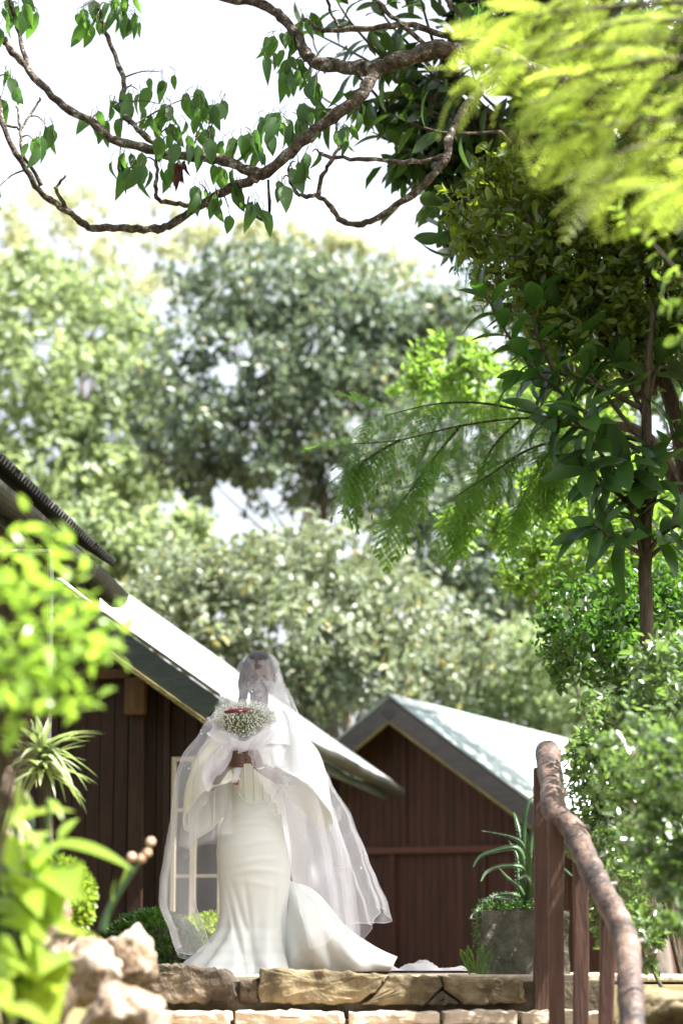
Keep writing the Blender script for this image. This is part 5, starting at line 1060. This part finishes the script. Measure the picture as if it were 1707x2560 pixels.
LT2 = [(1631, 652, 656), (1635, 634, 672), (1644, 614, 686), (1660, 600, 695), (1700, 584, 704), (1760, 560, 724), (1830, 528, 752), (1900, 490, 782), (1950, 478, 800), (2050, 468, 835), (2150, 460, 862), (2250, 455, 876), (2340, 460, 886), (2436, 470, 890)]
DT2 = [(1631, .002, .002), (1642, .065, .066), (1660, .10, .105), (1700, .12, .12), (1760, .19, .14), (1800, .345, .17), (1860, .40, .2), (1950, .40, .22), (2100, .36, .26), (2300, .36, .30), (2436, .36, .32)]
def ye2(a):
    c, s_ = math.cos(a), math.sin(a); e = 2080 + 270 * max(0, c) ** .7 if c > 0 else 2080 - 40 * c
    if s_ < 0 and abs(c) < .3: e = 1985 + 300 * abs(c)
    return e + 3 * math.sin(a * 7)
def op2(a, y):
    c, s_ = math.cos(a), math.sin(a); t = min(1, max(0, (y - 1875) / 100))
    if s_ < 0 and y < 1765 and c < .75 - .3 * max(0, (y - 1700) / 65): return True
    return s_ < 0 and y > 1875 and -.28 - .1 * t < c < .0 + .12 * t
shell('blusher', LT2, DT2, ye2, op2, M['veil2'], 13, 4.1, amp=1.25)
# pleats of the veil falling over the face
for (ax, ay, ao), (bx, by, bo), (cx, cy, co_) in (((624, 1652, -.115), (688, 1752, -.215), (722, 1770, -.19)), ((664, 1650, -.12), (684, 1738, -.205), (700, 1742, -.195)), ((646, 1692, -.15), (602, 1758, -.23), (672, 1760, -.235))):
    pm_ = MB(); A_, B_, C_ = B(ax, ay, ao), B(bx, by, bo), B(cx, cy, co_); nn_ = 8
    for i in range(nn_ + 1):
        t = i / nn_; l, r_ = A_.lerp(B_, t), A_.lerp(C_, t)
        for j in range(5): u = j / 4; q = l.lerp(r_, u); q.y -= .012 * t * math.sin(math.pi * u); pm_.v.append(q)
    for i in range(nn_): pm_.f += [(i * 5 + j, i * 5 + j + 1, i * 5 + 6 + j, i * 5 + 5 + j) for j in range(4)]
    pm_.build('veil_pleat', M['pleat'], person, smooth=True)
# edge of the veil on the ground, right
hp = MB(); nh = 26
for i in range(nh + 1):
    for j in range(11):
        u, v = i / nh, j / 10; x = 930 + 235 * u; hgt = (.05 * math.sin(math.pi * u) ** .5 * (.55 + .45 * math.sin(u * 13 + 1)) + .012 * math.sin(u * 30 + v * 6)) * math.sin(math.pi * v) ** .7
        p = W(x, 2420, 13.1); hp.v.append((p.x + .02 * math.sin(v * 9 + u * 20), 12.95 + .4 * v, max(.004, .004 + hgt)))
for i in range(nh): hp.f += [(i * 11 + j, (i + 1) * 11 + j, (i + 1) * 11 + j + 1, i * 11 + j + 1) for j in range(10)]
hp.build('veil_end', M['heap'], person, smooth=True)
pe = [MB() for _ in range(1)][0]
for k in range(15):   # pearls sewn to the veil
    a = random.uniform(math.pi * 1.0, math.pi * 2); y = random.uniform(1690, 2250); L_, R_ = lerp_tab(LT1, y); dpf, _ = lerp_tab(DT1, y)
    p = B((L_ + R_) / 2 + (R_ - L_) / 2 * math.cos(a), y); p.y = DP + math.sin(a) * dpf - .004
    bm = bmesh.new(); bmesh.ops.create_icosphere(bm, subdivisions=1, radius=.0042); me = bpy.data.meshes.new('pearl'); bm.to_mesh(me); bm.free(); o = link_mesh('pearl', me, M['pearl'], person); o.location = p

# bouquet
bq = thing('bouquet', 'round bouquet of tiny white gypsophila in white tulle, held in both hands', 'bouquet', B(604, 1945, -.37))
BC = B(612, 1800, -.33)
fp = []; stq = MB()
for i in range(2600):
    d = Vector((random.gauss(0, 1), random.gauss(0, 1), random.gauss(.15, .8))).normalized()
    if d.z < -.75: continue
    r = random.uniform(.78, 1.06); zz = d.z * .095; zz = zz if zz > 0 else zz * (1.55 - 1.5 * min(1, abs(d.x))); p = BC + Vector((d.x * .158, d.y * .13 - .015, zz * 1.08)) * r + Vector((0, 0, -.004)); fp.append(p)
    if i % 6 == 0: stq.tube([BC + Vector((0, 0, -.12)), BC.lerp(p, .6), p], [.0012, .0009, .0007], 3, False)
fv, ff_ = [], []
ico = bmesh.new(); bmesh.ops.create_icosphere(ico, subdivisions=1, radius=1); iv = [v.co.copy() for v in ico.verts]; iff = [[v.index for v in f.verts] for f in ico.faces]; ico.free()
fm_ = MB()
for p in fp:
    r = random.uniform(.0018, .0036); n = len(fm_.v); fm_.v += [tuple(p + q * r) for q in iv]; fm_.f += [tuple(i + n for i in f) for f in iff]
o = fm_.build('florets', M['floret'], bq); o['kind'] = 'stuff'
stq.build('flower_stems', M['stemg'], bq)
gl = blob('foliage_core', BC + Vector((0, .0, -.01)), 1, M['stemg'], bq, 3, (.112, .095, .075))
rb = MB().tube(curve_pts([BC + V((-.10, -.106, .030)), BC + V((-.05, -.122, .036)), BC + V((.0, -.126, .036)), BC + V((.05, -.116, .030))], 5), [.003, .006, .008, .010, .011, .011, .011, .011, .011, .011, .010, .010, .009, .008, .007, .005], 8)
rb.build('red_ribbon', M['red'], bq, smooth=True)
MB().tube(curve_pts([BC + V((-.01, 0, -.09)), B(604, 1893, -.36), B(592, 1935, -.37), B(584, 1958, -.37)], 5), [.022, .018, .015, .014, .013, .013, .013, .014, .014, .015, .015, .015, .015, .016, .016, .016], 8).build('stem_bundle', M['wrap'], bq, smooth=True)
MB().tube([B(584, 1956, -.372), B(596, 1960, -.372)], [.010, .007], 7).build('ribbon_end', M['red'], bq)
# tulle collar of the bouquet: flaring ruffle
cm_ = MB(); n = 96; rs = 14
for j in range(rs + 1):
    t = j / rs
    for k in range(n):
        a = 2 * math.pi * k / n; rad = .018 + (.168 * t ** .8) * (1 + .10 * math.sin(7 * a + 1) * t + .06 * math.sin(13 * a) * t)
        p = B(610, 1880, -.36) + V((math.cos(a) * rad, math.sin(a) * rad * .62, .165 * t ** 1.25 + .02 * math.sin(5 * a) * t - .10 * t * max(0, -math.sin(a)) ** .6)); cm_.v.append(p)
for j in range(rs): cm_.f += [(j * n + k, j * n + (k + 1) % n, (j + 1) * n + (k + 1) % n, (j + 1) * n + k) for k in range(n)]
cm_.build('tulle_collar', M['wrap'], bq, smooth=True)
tl = MB()   # loose tail falling at the left
for i in range(13):
    t = i / 12
    for j in range(9):
        u = j / 8 - .5; wd = .03 + .12 * math.sin(math.pi * min(1, t * .8 + .1)); p = B(556 - 22 * t, 1850 + 108 * t, -.40 + .02 * math.sin(t * 5)); tl.v.append(p + V((u * wd, .02 * math.sin(u * 9 + t * 4), u * .06 + .02 * math.sin(u * 5))))
for i in range(12): tl.f += [(i * 9 + j, i * 9 + j + 1, i * 9 + 10 + j, i * 9 + 9 + j) for j in range(8)]
tl.build('tulle_tail', M['wrap'], bq, smooth=True)
brc = MB()
for k in range(14): 
    a = 2 * math.pi * k / 14; c = wrr + V((math.cos(a) * .024, math.sin(a) * .022 - .004, .01 * math.sin(a))); n = len(brc.v); brc.v += [tuple(c + q * .0055) for q in iv]; brc.f += [tuple(i + n for i in f) for f in iff]
brc.build('bracelet', M['pearl'], person)
